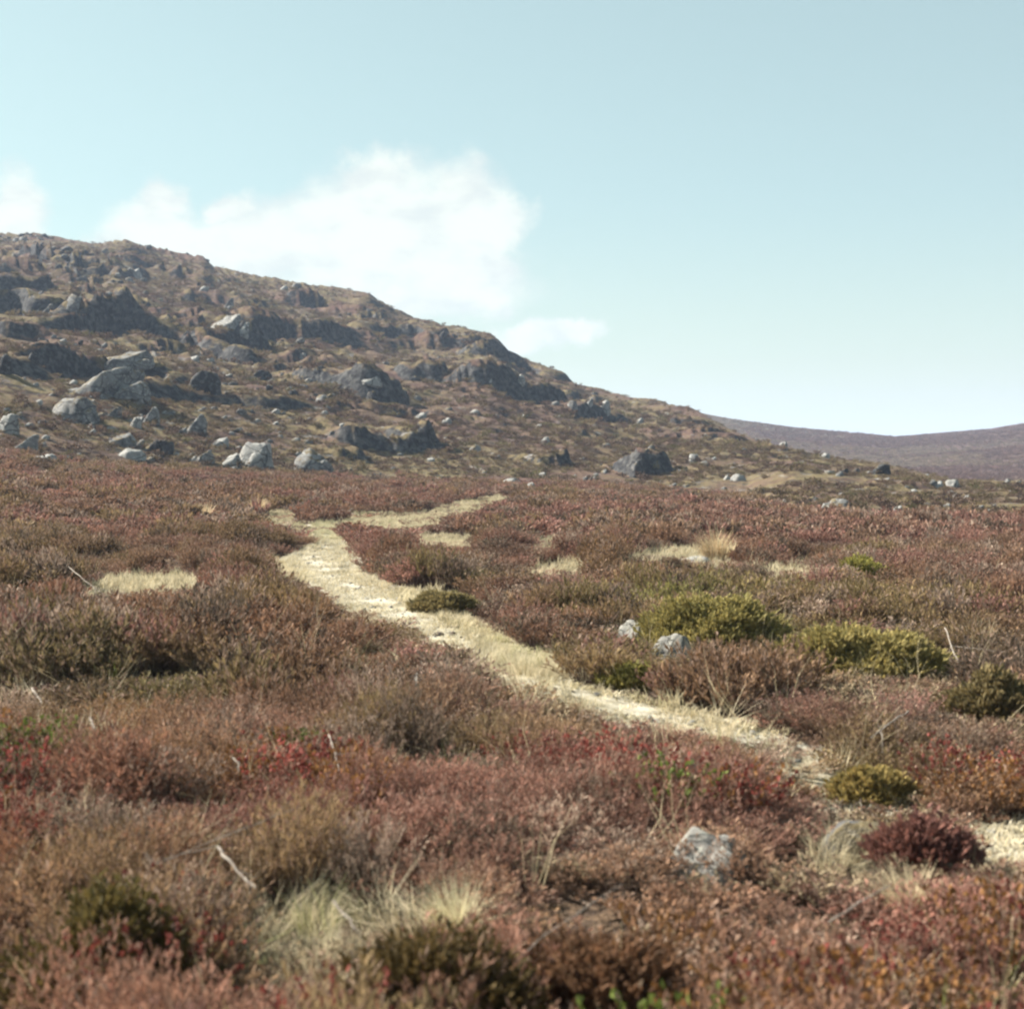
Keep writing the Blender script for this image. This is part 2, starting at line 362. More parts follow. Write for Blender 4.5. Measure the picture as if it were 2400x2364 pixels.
# ------------------------------------------------------------------ path and pale patches (measured outlines turned into ground positions)
K = 1.2416
PL = [(985, 588, 632), (1000, 592, 630), (1020, 600, 645), (1040, 575, 662), (1055, 540, 668), (1075, 545, 668), (1095, 585, 700), (1115, 610, 770), (1130, 620, 800), (1150, 650, 850), (1170, 700, 880),
      (1190, 765, 905), (1210, 800, 945), (1230, 880, 985), (1250, 905, 1035), (1270, 925, 1045), (1290, 960, 1080), (1310, 1010, 1150), (1330, 1075, 1230), (1350, 1115, 1300), (1370, 1180, 1400),
      (1385, 1260, 1455), (1395, 1330, 1465), (1410, 1450, 1500), (1430, 1465, 1525), (1455, 1490, 1530), (1480, 1535, 1575), (1500, 1560, 1650), (1520, 1580, 1680), (1540, 1595, 1685), (1556, 1645, 1690)]
PL2 = [(1548, 1855, 2000), (1580, 1838, 2000), (1620, 1815, 2000), (1655, 1830, 2000)]
def poly(rows): return np.array([(l * K, v * K) for v, l, r in rows] + [(r * K, v * K) for v, l, r in rows[::-1]])
PATHPOLY = [poly(PL), poly(PL2)]
PATCH = {
 'left': [(175, 1384), (300, 1354), (400, 1346), (490, 1364), (455, 1386), (340, 1398), (200, 1396)],
 'mid': [(1220, 1338), (1300, 1320), (1395, 1330), (1395, 1346), (1290, 1350)],
 'right': [(1480, 1298), (1560, 1282), (1640, 1290), (1725, 1304), (1725, 1320), (1600, 1318), (1500, 1310)],
 'far_right': [(1765, 1340), (1830, 1324), (1915, 1338), (1920, 1353), (1820, 1353)],
 'branch': [(795, 1212), (890, 1198), (980, 1203), (1080, 1173), (1170, 1160), (1185, 1170), (1090, 1202), (1000, 1228), (960, 1240), (880, 1238), (820, 1228)],
 'branch_low': [(965, 1255), (1100, 1252), (1098, 1278), (1010, 1282)],
 'top': [(620, 1192), (680, 1200), (720, 1235), (740, 1262), (690, 1245), (640, 1228)],
 'front': [(990, 2045), (1060, 2030), (1130, 2080), (1130, 2150), (1060, 2150), (1000, 2110)],
 'stone_side': [(1930, 2010), (2010, 2000), (2120, 2010), (2200, 2040), (2180, 2075), (2000, 2070)],
 'pale_left': [(640, 2120), (760, 2095), (850, 2140), (770, 2185), (660, 2180)], 'pale_right': [(1330, 2190), (1450, 2165), (1500, 2210), (1400, 2250)],
 'dead': [(560, 2190), (700, 2160), (820, 2200), (850, 2270), (720, 2310), (600, 2290)],
 'spot': [(1250, 1268), (1310, 1265), (1310, 1276), (1260, 1278)],
 'verge': [(960, 1375), (1060, 1400), (1110, 1425), (1180, 1480), (1285, 1545), (1290, 1600), (1170, 1530), (1080, 1460), (1000, 1420)],
 'fork': [(640, 1300), (690, 1320), (720, 1400), (690, 1370), (650, 1330)],
}
PATCHPOLY = {k: np.array(v, float) for k, v in PATCH.items()}
def inpoly(P, u, v):
    r = np.zeros(len(u), bool); n = len(P)
    for i in range(n):
        x1, y1 = P[i]; x2, y2 = P[(i + 1) % n]
        if y1 == y2: continue
        c = ((y1 > v) != (y2 > v)) & (u < (x2 - x1) * (v - y1) / (y2 - y1) + x1)
        r ^= c
    return r
def build_path():
    rows = [(v * K, l * K, r * K) for v, l, r in PL] + [(1575 * K, 1680 * K, 1800 * K), (1595 * K, 1730 * K, 2050 * K), (1625 * K, 1780 * K, 2060 * K), (1660 * K, 1815 * K, 2060 * K)]
    v = np.array([q[0] for q in rows]); vv = np.linspace(v[0], v[-1], 260)
    l = np.interp(vv, v, [q[1] for q in rows]); r = np.interp(vv, v, [q[2] for q in rows])
    Xl, Yl, _ = hit(l, vv, zt); Xr, Yr, _ = hit(r, vv, zt)
    nc = 34; t = np.linspace(0, 1, nc)[None, :]
    ext = 0.30
    X = (Xl - ext)[:, None] * (1 - t) + (Xr + ext)[:, None] * t
    Y = Yl[:, None] * (1 - t) + Yr[:, None] * t
    Z = zt(X.ravel(), Y.ravel()).reshape(X.shape)
    d = np.minimum(X - X[:, :1], X[:, -1:] - X)
    edge = ss(d + 0.12 * fbm(X / .25, Y / .6, seed=41, o=3), 0.10, 0.24)
    Z = Z + (-0.05 + 0.058 * edge) + 0.012 * fbm(X / .12, Y / .2, seed=42, o=2) * edge
    o = link('path', mesh_np('path', np.c_[X.ravel(), Y.ravel(), Z.ravel()], [grid_faces(*X.shape)[:, ::-1]], M_PATH, True)); tag(o, kind='structure')
build_path()

# ------------------------------------------------------------------ boulders
def ico(sub):
    import bmesh
    bm = bmesh.new(); bmesh.ops.create_icosphere(bm, subdivisions=sub, radius=1.0)
    V = np.array([v.co[:] for v in bm.verts]); f = np.array([[v.index for v in q.verts] for q in bm.faces]); bm.free()
    return V / np.linalg.norm(V, axis=1)[:, None], f
ICO = {k: ico(k) for k in (2, 3, 4, 5)}
def boulder_shape(seed, shape='block', sub=4, rough=.06):
    P, f = ICO[sub]; rs = np.random.RandomState(seed)
    pl = []
    for k in range(6):
        n = rs.normal(size=3); n /= np.linalg.norm(n); pl.append((n, rs.uniform(.72, .98)))
    side = rs.uniform(-.15, .15)
    if shape == 'block': pl += [((.86, -.42 + side, .28), .62), ((-.35, -.55, .76), .66), ((-.8, -.3, .3), .8), ((0, 0, 1), .78)]
    if shape == 'wedge': pl += [((.75, -.55 + side, .34), .42), ((-.75, -.1, .65), .50), ((-.2, -.9, .3), .7)]
    if shape == 'slab': pl += [((-.25, -.25, .93), .45), ((.8, -.5, .1), .75), ((.1, -.95, .15), .72)]
    if shape == 'near': pl += [((-.30, -.50, .82), .52), ((.75, -.35, .55), .72), ((-.1, -.95, .3), .90), ((-.6, 0, .8), .78), ((.1, .1, 1), .66)]
    if shape == 'dome': pl += [((.6, -.6, .3), .82), ((-.6, -.3, .7), .86)]
    if shape == 'dark': pl += [((.35, -.9, .0), .45), ((-.25, -.95, .0), .5), ((.8, -.5, .1), .66), ((-.6, .1, .8), .72), ((0, 0.2, 1), .74)]
    dist = []
    for n, h in pl:
        n = np.array(n, float); n /= np.linalg.norm(n); dt = P @ n
        dist.append(np.where(dt > .05, h / np.maximum(dt, .05), 9.0))
    D = np.array(dist + [np.ones(len(P)) * 1.05]); kk = 55.0
    r = -np.log(np.exp(-kk * D).sum(0)) / kk
    o = rs.uniform(-50, 50, 3)
    r = r * (1 + .10 * fbm(P[:, 0] * 1.1 - o[0], P[:, 1] * 1.1, P[:, 2] * 1.1 - o[2], seed=seed + 5, o=2)) * (1 + rough * fbm(P[:, 0] * 2.2 + o[0], P[:, 1] * 2.2 + o[1], P[:, 2] * 2.2 + o[2], seed=seed, o=4, g=.55))
    V = P * r[:, None]
    V[:, 0] += {'wedge': .38, 'slab': -.15, 'dark': .1}.get(shape, .12) * V[:, 2]; V[:, 1] += .15 * V[:, 2]
    V[:, 0] /= (V[:, 0].max() - V[:, 0].min()) / 2; V[:, 1] /= (V[:, 1].max() - V[:, 1].min()) / 2; V[:, 2] /= V[:, 2].max()
    return V, f
def boulder(u0, u1, v0, v1, shape, label, m=None, seed=0, cat='boulder', group=None, sub=4, rough=.06, name='boulder', dep=.85, rz=0.0, up=0.0, wx=1.2):
    m = m or M_ROCK
    X, Y, Z = hit([(u0 + u1) / 2], [v1], lambda a, b: zt(a, b) + up, y0=3); X, Y, Z = X[0], Y[0], Z[0] - up
    w = (u1 - u0) * Y / F * (wx if up else 1.0); h = (v1 - v0) * Y / F * (.88 if Y > 30 else 1) + up
    V, f = boulder_shape(seed, shape, sub, rough)
    a = h * (1 - .0) ; 
    S = V * np.array([w / 2, w / 2 * dep, 1.0])
    S[:, 2] = np.where(V[:, 2] > 0, V[:, 2] * h, V[:, 2] * h * .7 - .1 * h)
    if u1 - u0 > 34 and cat == 'boulder' and Y > 30:
        rs = np.random.RandomState(seed + 333)
        for q in range(2 if u1 - u0 > 80 else 1):
            V2, f2 = boulder_shape(seed + 50 + q, ['slab', 'dome'][q], 3, rough * 1.6); k = rs.uniform(.3, .45); sg = (-1 if q == 0 else 1)
            S2 = V2 * np.array([w * k * .6, w * k * .5 * dep, h * rs.uniform(.35, .6)]); S2[:, 2] = np.maximum(S2[:, 2], -h * .5)
            S2 += np.array([sg * w * rs.uniform(.26, .36), -w * rs.uniform(.05, .22) * dep, 0]); f = np.concatenate([f, f2 + len(S)]); S = np.r_[S, S2]
    c, s = math.cos(rz), math.sin(rz)
    S = np.c_[S[:, 0] * c - S[:, 1] * s, S[:, 0] * s + S[:, 1] * c, S[:, 2]]
    Yc = Y + w * .25 * dep; Xc = X * Yc / Y
    o = link(name, mesh_np(name, S, [f], m, True), loc=(Xc, Yc, min(Z, float(zt([Xc], [Yc])[0]))))
    return tag(o, label, cat, group)
P_, R_, N_, C_ = M_ROCKP, M_ROCK, M_ROCKN, M_CRAG_SHADE
BOULDERS = [
 (107, 352, 843, 934, 'wedge', 'largest boulder on the left slope, long pale back and dark blue right face', R_, 1),
 (110, 226, 918, 990, 'block', 'squarish boulder with pale front and dark right side, just below the largest boulder', R_, 2),
 (-12, 43, 962, 1014, 'block', 'grey boulder cut by the left picture edge above the heather line', P_, 3),
 (8, 92, 1010, 1064, 'wedge', 'dark triangular boulder with a thin sunlit left edge near the left picture edge', R_, 4),
 (45, 138, 1058, 1094, 'slab', 'low flat boulder with a pale top lying in the heather, below the dark triangular one', P_, 5),
 (265, 342, 1046, 1074, 'dome', 'low rounded pale boulder at the heather edge in front of a dark rock', P_, 6),
 (234, 320, 1008, 1044, 'slab', 'streaked grey slab just above the low rounded pale boulder', R_, 7),
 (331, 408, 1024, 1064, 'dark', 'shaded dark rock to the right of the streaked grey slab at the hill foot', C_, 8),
 (438, 506, 1048, 1084, 'wedge', 'small pyramid shaped boulder at the heather edge left of the bright white rock', R_, 9),
 (560, 642, 1026, 1096, 'block', 'brightest white rock face on the hill foot at the heather edge', P_, 10),
 (520, 566, 1056, 1094, 'slab', 'narrow pale rock leaning against the left of the brightest white rock', P_, 11),
 (490, 540, 1020, 1047, 'slab', 'pale flat rock just above and left of the brightest white rock', P_, 12),
 (684, 780, 1040, 1110, 'dome', 'domed grey boulder with blue shaded right side at the heather edge', R_, 13),
 (488, 577, 714, 770, 'slab', 'bright tilted slab high in the middle of the left slope', P_, 14),
 (518, 552, 694, 722, 'wedge', 'small pointed rock standing directly above the bright tilted slab', R_, 15),
 (559, 590, 757, 787, 'block', 'small pale rock below the right end of the bright tilted slab', P_, 16),
 (236, 366, 810, 852, 'slab', 'broad grey slab lying directly above the largest boulder', R_, 17),
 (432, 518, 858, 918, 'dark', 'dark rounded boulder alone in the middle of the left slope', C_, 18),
 (149, 197, 680, 720, 'block', 'grey block above the long dark ledge near the upper left', R_, 19),
 (75, 102, 706, 733, 'wedge', 'small pointed rock left of the grey block on the upper left slope', R_, 20),
 (305, 332, 972, 1002, 'dome', 'small white round rock at the foot of a dark wedge on the lower slope', P_, 21),
 (323, 376, 946, 994, 'wedge', 'dark wedge rock behind the small white round rock', R_, 22),
 (418, 486, 962, 1018, 'wedge', 'boulder with white left top and dark blue right side, right of the dark wedge', R_, 23),
 (298, 333, 623, 646, 'slab', 'pale rock just under the skyline on the left', P_, 24),
 (575, 639, 864, 890, 'dark', 'low dark rock right of the lone dark rounded boulder', C_, 25),
 (-8, 30, 822, 878, 'dark', 'dark rock cut by the left picture edge beside the green patch', C_, 26),
 (62, 92, 818, 849, 'dark', 'small dark rock up and left of the largest boulder', C_, 27),
 (240, 288, 950, 977, 'wedge', 'small half shaded rock right of the squarish boulder', R_, 28),
 (206, 221, 987, 1003, 'dome', 'tiny white stone below the squarish boulder', P_, 29),
 (443, 468, 829, 846, 'slab', 'small pale stone above the lone dark rounded boulder', P_, 30),
 (699, 717, 820, 842, 'block', 'small upright white stone in the middle of the slope', P_, 31),
 (849, 899, 872, 890, 'slab', 'pale slab resting on top of the upper middle crag', P_, 32),
 (1404, 1432, 936, 965, 'dome', 'bright white round boulder just under the skyline on the right shoulder', P_, 33),
 (1328, 1355, 936, 957, 'block', 'pinkish grey boulder left of the bright white round one', R_, 34),
 (1371, 1392, 934, 949, 'wedge', 'small boulder between the pinkish grey one and the bright white one', P_, 35),
 (1097, 1127, 1038, 1059, 'dome', 'small grey boulder with shaded right half right of the biggest dark crag', R_, 36),
 (1170, 1226, 1116, 1143, 'dome', 'rounded grey boulder at the heather edge above the end of the grass strip', P_, 37),
 (1222, 1259, 1127, 1150, 'slab', 'tilted pale slab right of the rounded grey boulder', P_, 38),
 (1260, 1286, 1104, 1125, 'block', 'small grey rock above the tilted pale slab', P_, 39),
 (1212, 1231, 876, 899, 'dome', 'pale stone on the right of the cliff below the nose of the hill', P_, 40),
 (1140, 1154, 880, 898, 'wedge', 'tiny upright pale stone in the shade of the cliff below the nose', P_, 41),
 (1035, 1061, 976, 991, 'slab', 'small pale slab above the biggest dark crag', P_, 42),
 (969, 1003, 963, 982, 'slab', 'pale stone at the right foot of the upper middle crag', P_, 43),
 (1267, 1290, 1021, 1040, 'block', 'small pale stone above the dark crag of the lower right slope', P_, 44),
 (1915, 2004, 1164, 1197, 'slab', 'largest grey boulder in the heather on the right, low and flat', R_, 45),
 (2260, 2287, 1187, 1210, 'dome', 'white round boulder near the right picture edge at the heather line', P_, 46),
 (2092, 2121, 1182, 1199, 'slab', 'low pale stone between the largest right boulder and the white round one', P_, 47),
 (1971, 1992, 1094, 1114, 'dark', 'left one of the dark rocks on the low ridge at right', C_, 48),
 (1994, 2018, 1094, 1113, 'dark', 'middle one of the dark rocks on the low ridge at right', C_, 49),
 (2045, 2090, 1084, 1111, 'dark', 'tallest dark rock on the low ridge at right', C_, 50),
 (2164, 2182, 1108, 1122, 'dome', 'small pale stone on the ridge right of the tallest dark rock', P_, 51),
 (2183, 2216, 1120, 1142, 'slab', 'left one of the two pale slabs on the far right ridge', P_, 52),
 (2216, 2250, 1121, 1141, 'block', 'right one of the two pale slabs on the far right ridge', P_, 53),
 (2353, 2369, 1119, 1132, 'dome', 'small white stone on the ridge nearest the right picture edge', P_, 54),
 (1712, 1749, 1107, 1127, 'dome', 'rounded pale boulder right of the dark triangular crag', P_, 55),
 (1822, 1850, 1032, 1056, 'block', 'pale stone on the ridge top against the distant moor', P_, 56),
 (1482, 1512, 975, 992, 'wedge', 'pale rock on the shoulder above the dark triangular crag', P_, 57),
 (1922, 1945, 1062, 1076, 'dome', 'small pale stone on the ridge left of the dark ridge rocks', P_, 58),
 (1642, 1660, 1010, 1024, 'dome', 'small pale stone below the small dark crag near the distant hill', P_, 59),
 (1431, 1450, 1147, 1161, 'slab', 'left one of two small stones at the heather line in the middle', P_, 60),
 (1462, 1477, 1144, 1158, 'dome', 'right one of two small stones at the heather line in the middle', P_, 61),
 (1696, 1712, 1110, 1124, 'dome', 'small stone touching the left of the rounded pale boulder', P_, 62),
 (1612, 1640, 1060, 1082, 'block', 'pale rock at the right edge of the dark triangular crag', P_, 63),
]
for b in BOULDERS: boulder(*b[:7], seed=b[7], rough=.11, sub=4 if (b[1] - b[0]) > 60 else 3)
NEAR = [
 (1578, 1752, 1958, 2056, 'near', 'large pale grey boulder standing clear in the near heather', N_, 101, 5),
 (1940, 2095, 1940, 2012, 'near', 'flat grey rock in the near heather left of the dark red bush', R_, 102, 5),
 (2062, 2092, 1976, 2002, 'dome', 'small white stone at the right end of the flat grey rock', N_, 103, 3),
 (1526, 1622, 1486, 1536, 'near', 'pointed pale boulder in front of the green mound', N_, 104, 4),
 (1447, 1514, 1456, 1490, 'slab', 'low grey slab left of the pointed pale boulder', N_, 105, 4),
 (1515, 1533, 1676, 1694, 'dome', 'small white stone lying on the path grass', N_, 106, 3),
 (964, 1000, 1568, 1596, 'dome', 'small pinkish stone sunk in the heather left of the path', N_, 107, 3),
 (1590, 1665, 1304, 1316, 'slab', 'long low pale rock below the strip of straw grass on the right', N_, 108, 3),
 (1318, 1390, 1962, 2010, 'dark', 'dim shaded rock sunk in the heather left of the large rounded boulder', N_, 109, 4),
]
for b in NEAR: boulder(*b[:7], seed=b[7], sub=b[8], rough=.05, up=0.0 if 'path grass' in b[5] else .03 if b[3] > 1900 else .06 if b[3] < 1400 else .12)
boulder(838, 862, 1425, 1442, 'slab', 'dark clod of peat on the upper part of the path', M_PEAT, 120, 'peat clod', sub=3, name='peat_clod', rough=.2)
boulder(1012, 1046, 1482, 1491, 'slab', 'long dark clod of peat across the middle of the path', M_PEAT, 121, 'peat clod', sub=3, name='peat_clod', rough=.2)
boulder(1050, 1072, 1479, 1491, 'dome', 'short dark clod of peat at the right end of the long one', M_PEAT, 122, 'peat clod', sub=3, name='peat_clod', rough=.2)

CRAGLAB = {1: 'broadest dark crag low on the middle of the slope', 2: 'dark crag with a pale vertical streak in the upper middle of the slope', 3: 'shaded cliff directly below the nose of the hill',
 4: 'shaded ledge left of the cliff below the nose', 5: 'low dark crag under the left end of the broadest crag', 6: 'dark crag on the lower right of the slope', 7: 'dark triangular crag at the right end of the slope',
 8: 'long dark ledge on the upper left slope', 9: 'shaded outcrop just below the left skyline', 10: 'dark outcrop touching the skyline in the middle', 11: 'small dark crag beside the distant pale hillside',
 12: 'dark ledge at the left picture edge under the upper slope', 13: 'low dark ledge above the green patch on the left', 14: 'dark wedge shaped crag below the bright tilted slab',
 15: 'small shaded ledge on the upper slope left of the skyline outcrop', 16: 'rounded rock nose standing out on the skyline', 17: 'narrow shaded ledge left of the rock nose'}
def build_crags():
    for cx, cy, w, h, fx, fy, sd in _cr:
        rs = np.random.RandomState(900 + sd); n = int(np.clip(round(w / (h * .8)), 3, 9))
        e = bpy.data.objects.new('rock_crag', None); sc.collection.objects.link(e); e.location = (cx, cy, float(zt0(np.array([cx]), np.array([cy]))[0])); tag(e, CRAGLAB[sd], 'crag')
        for k in range(n):
            t = (k + .5) / n - .5; lat = t * w * .92
            back = (t * 2) ** 2 * h * .6 + rs.uniform(.1, .6) * h
            x = cx - fy * lat - fx * back; y = cy + fx * lat - fy * back
            zz = float(zt0(np.array([cx - fy * lat + fx * h * .3]), np.array([cy + fx * lat + fy * h * .3]))[0])
            V, f = boulder_shape(sd * 40 + k, rs.choice(['dark', 'dark', 'wedge']), 3, .13)
            hh = h * rs.uniform(.35, .75) * (1 - .35 * abs(t * 2) ** 3); ww = w / n * rs.uniform(.5, .85)
            S = V * np.array([ww, h * rs.uniform(.5, .75), hh * .62]); S[:, 2] += hh * .38
            a = rs.uniform(-.4, .4); S = np.c_[S[:, 0] * math.cos(a) - S[:, 1] * math.sin(a), S[:, 0] * math.sin(a) + S[:, 1] * math.cos(a), S[:, 2]]
            link('rock_face', mesh_np('rock_face', S + np.array([x - cx, y - cy, zz - e.location[2]]), [f], M_CRAG_SHADE, True), e)
build_crags()

# ------------------------------------------------------------------ foliage templates
def heath_arrays(seed, n_stem, H, R, n_sp, L, W, spread=1.0, woody=1.0):
    rs = np.random.RandomState(seed)
    th = rs.uniform(0, 2 * pi, n_stem); rad = np.sqrt(rs.uniform(0, 1, n_stem))
    base = np.c_[np.cos(th), np.sin(th)] * (rad * R * .45)[:, None]
    lean = np.c_[np.cos(th), np.sin(th)] * (rad * R * .75 * spread)[:, None] + rs.normal(0, R * .12, (n_stem, 2))
    hh = H * (1 - .35 * rad ** 2) * rs.uniform(.72, 1.08, n_stem)
    def P(i, s): return np.c_[base[i] + lean[i] * (s ** 1.3)[:, None], hh[i] * s]
    V, Q, C = [], [], []; off = 0
    # stems: flat tapering strips
    i = np.arange(n_stem); sw = (W * .32 * woody) * rs.uniform(.6, 1.3, n_stem)
    sd = np.c_[-np.sin(th + .7), np.cos(th + .7), np.zeros(n_stem)]
    for (s0, s1) in ((0, .5), (.5, .97)):
        p0, p1 = P(i, np.full(n_stem, s0)), P(i, np.full(n_stem, s1)); w0, w1 = sw * (1 - s0 * .7), sw * (1 - s1 * .7)
        V.append(np.stack([p0 - sd * w0[:, None], p0 + sd * w0[:, None], p1 + sd * w1[:, None], p1 - sd * w1[:, None]], 1).reshape(-1, 3))
        g = np.repeat(rs.uniform(0, 1, n_stem), 4); C.append(np.c_[np.zeros(4 * n_stem), g, np.full(4 * n_stem, s1)])
        Q.append(np.arange(4 * n_stem).reshape(-1, 4) + off); off += 4 * n_stem
    n = n_stem * n_sp; i = np.repeat(i, n_sp); s = rs.uniform(.30, 1.0, n) ** .8
    p = P(i, s); a = rs.uniform(0, 2 * pi, n)
    d = np.c_[np.cos(a) * .55 + lean[i, 0] / H * .8, np.sin(a) * .55 + lean[i, 1] / H * .8, rs.uniform(.45, 1.2, n)]
    d /= np.linalg.norm(d, axis=1)[:, None]
    sdv = np.cross(d, rs.normal(size=(n, 3))); sdv /= np.linalg.norm(sdv, axis=1)[:, None] + 1e-9
    l = L * rs.uniform(.5, 1.25, n); w = W * rs.uniform(.6, 1.3, n)
    nr = np.cross(d, sdv) * (w * .5)[:, None]
    mid = p + d * (l * .55)[:, None]
    V.append(np.stack([p, mid + sdv * w[:, None] + nr, p + d * l[:, None], mid - sdv * w[:, None] + nr], 1).reshape(-1, 3))
    g = np.repeat(rs.uniform(0, 1, n), 4); C.append(np.c_[np.ones(4 * n), g, np.repeat(s, 4)])
    Q.append(np.arange(4 * n).reshape(-1, 4) + off)
    return np.concatenate(V), np.concatenate(Q), np.concatenate(C)
def grass_arrays(seed, n, H, R, W, droop=1.0, stemmy=.1):
    rs = np.random.RandomState(seed); th = rs.uniform(0, 2 * pi, n); rad = np.sqrt(rs.uniform(0, 1, n)) * R
    b = np.c_[np.cos(th) * rad, np.sin(th) * rad, np.zeros(n)]
    a = rs.uniform(0, 2 * pi, n) * .35 + th * .65; out = np.c_[np.cos(a), np.sin(a), np.zeros(n)]
    h = H * rs.uniform(.5, 1.1, n); dr = droop * rs.uniform(.2, 1.0, n); side = np.c_[-np.sin(a), np.cos(a), np.zeros(n)]
    lv = []
    for s, ww in ((0, 1.0), (.5, .75), (1.0, .12)):
        c = b + out * (h * dr * s ** 1.8)[:, None]; c[:, 2] += h * (s - .42 * dr * s ** 2.2)
        w = W * ww; lv += [c - side * w, c + side * w]
    V = np.stack(lv, 1).reshape(-1, 3); k = np.arange(n)[:, None] * 6
    Q = np.concatenate([k + np.array([[0, 1, 3, 2]]), k + np.array([[2, 3, 5, 4]])])
    g = np.repeat(rs.uniform(0, 1, n), 6); isst = np.repeat((rs.uniform(0, 1, n) < stemmy) * 1.0, 6)
    return V, Q, np.c_[1 - isst, g, np.tile([0, 0, .5, .5, 1, 1], n)]
def leaf_arrays(seed, n, H, R, L, W):
    """leafy twigs of bilberry: short broad leaves on thin twigs"""
    return heath_arrays(seed, max(6, n // 9), H, R, 9, L, W, 1.1, .25)

def tmpl(name, arr, m):
    V, Q, C = arr; me = mesh_np(name, V, [Q], m, False, C)
    return bpy.data.objects.new(name, me)
TA = [tmpl('heather_sprig_near', heath_arrays(s, 95, .34, .20, 15, .034, .0036, 1.0), M_HEATH) for s in (1, 2, 3, 4)]
TB = [tmpl('heather_sprig_middle', heath_arrays(s, 60, .34, .22, 9, .055, .0085, 1.0), M_HEATH) for s in (11, 12, 13)]
TC = [tmpl('heather_sprig_far', heath_arrays(s, 26, .36, .30, 6, .11, .024, 1.0), M_HEATH) for s in (21, 22, 23)]
TL = [tmpl('bilberry_sprig_near', leaf_arrays(s, 420, .22, .15, .017, .0075), M_HEATH) for s in (31, 32)]
TG = [tmpl('grass_tuft_near', grass_arrays(s, 60, .24, .07, .0019, 1.0, .2), M_GRASS) for s in (41, 42, 43)]
TGM = [tmpl('grass_tuft_middle', grass_arrays(s, 40, .20, .12, .0052, .9, .2), M_GRASS) for s in (51, 52)]
TGF = [tmpl('grass_tuft_far', grass_arrays(s, 26, .34, .30, .018, .8, .2), M_GRASS) for s in (55, 56)]
TS = [tmpl('turf', grass_arrays(s, 70, .055, .14, .0042, 2.2, .25), M_GRASS) for s in (61, 62)]
TST = [tmpl('stalk', grass_arrays(s, 5, .55, .05, .0020, .8, 1.0), M_GRASS) for s in (71, 72)]

def scatter(name, P, scale, tint, temps, label=None, cat=None, seed=0, tilt=.12):
    n = len(P); rs = np.random.RandomState(seed)
    me = bpy.data.meshes.new(name); me.vertices.add(n); me.vertices.foreach_set('co', P.astype(np.float32).ravel())
    rot = np.c_[rs.normal(0, tilt, n), rs.normal(0, tilt, n), rs.uniform(0, 2 * pi, n)]
    for an, ty, key, dat in (('rot', 'FLOAT_VECTOR', 'vector', rot), ('scl', 'FLOAT_VECTOR', 'vector', scale), ('tint', 'FLOAT_COLOR', 'color', np.c_[tint, np.ones(n)])):
        a = me.attributes.new(an, ty, 'POINT'); a.data.foreach_set(key, np.ascontiguousarray(dat, dtype=np.float32).ravel())
    a = me.attributes.new('idx', 'INT', 'POINT'); a.data.foreach_set('value', rs.randint(0, len(temps), n).astype(np.int32))
    o = link(name, me); tag(o, label, cat, kind='stuff')
    nt = bpy.data.node_groups.new(name + '_scatter', 'GeometryNodeTree'); g = G(nt)
    nt.interface.new_socket('Geometry', in_out='INPUT', socket_type='NodeSocketGeometry'); nt.interface.new_socket('Geometry', in_out='OUTPUT', socket_type='NodeSocketGeometry')
    gi, go = g.n('NodeGroupInput'), g.n('NodeGroupOutput')
    jn = g.n('GeometryNodeJoinGeometry')
    for t in temps[::-1]:
        oi = g.n('GeometryNodeObjectInfo'); oi.inputs['Object'].default_value = t
        gt = g.n('GeometryNodeGeometryToInstance'); g.L.new(oi.outputs['Geometry'], gt.inputs[0]); g.L.new(gt.outputs[0], jn.inputs[0])
    def na(nm, ty): 
        q = g.n('GeometryNodeInputNamedAttribute'); q.data_type = ty; q.inputs[0].default_value = nm; return q.outputs[0]
    ip = g.n('GeometryNodeInstanceOnPoints'); ip.inputs['Pick Instance'].default_value = True
    g.L.new(gi.outputs[0], ip.inputs['Points']); g.L.new(jn.outputs[0], ip.inputs['Instance'])
    g.L.new(na('idx', 'INT'), ip.inputs['Instance Index']); g.L.new(na('rot', 'FLOAT_VECTOR'), ip.inputs['Rotation']); g.L.new(na('scl', 'FLOAT_VECTOR'), ip.inputs['Scale'])
    g.L.new(ip.outputs[0], go.inputs[0])
    md = o.modifiers.new('scatter', 'NODES'); md.node_group = nt
    return o

def jgrid(y0, y1, sp, seed, half=.40):
    """jittered points over the sector in front of the camera"""
    rs = np.random.RandomState(seed); out = []
    x = np.arange(-y1 * half, y1 * half, sp); y = np.arange(y0 - 1, y1, sp)
    X, Y = np.meshgrid(x, y); X = X.ravel() + rs.uniform(-.5, .5, X.size) * sp; Y = Y.ravel() + rs.uniform(-.5, .5, Y.size) * sp
    m = (Y > y0) & (Y < y1) & (np.abs(X) < Y * half + 1.0)
    return X[m], Y[m]
def allpoly(u, v, keys=None, path=True):
    yy = 5486 / np.maximum(v - VH, 60); xw = (u - CX) * yy / F
    u2 = u + .22 * F / yy * fbm(xw / .7, yy / 1.4, seed=97, o=2); v2 = v + np.clip(60 / yy, .8, 6) * fbm(xw / .5, yy / 1.1, seed=98, o=2)
    r = np.zeros(len(u), bool)
    if path:
        for P in PATHPOLY: r |= inpoly(P, u, v)
    for k, P in PATCHPOLY.items():
        if keys is None or k in keys: r |= inpoly(P, u2, v2)
    return r
RED, PINK, OLIVE, BROWN, DARK, ORANGE, GREEN, CRIM = (.182, .077, .055), (.208, .112, .090), (.118, .100, .042), (.165, .092, .060), (.070, .052, .038), (.24, .12, .045), (.12, .15, .035), (.22, .062, .048)
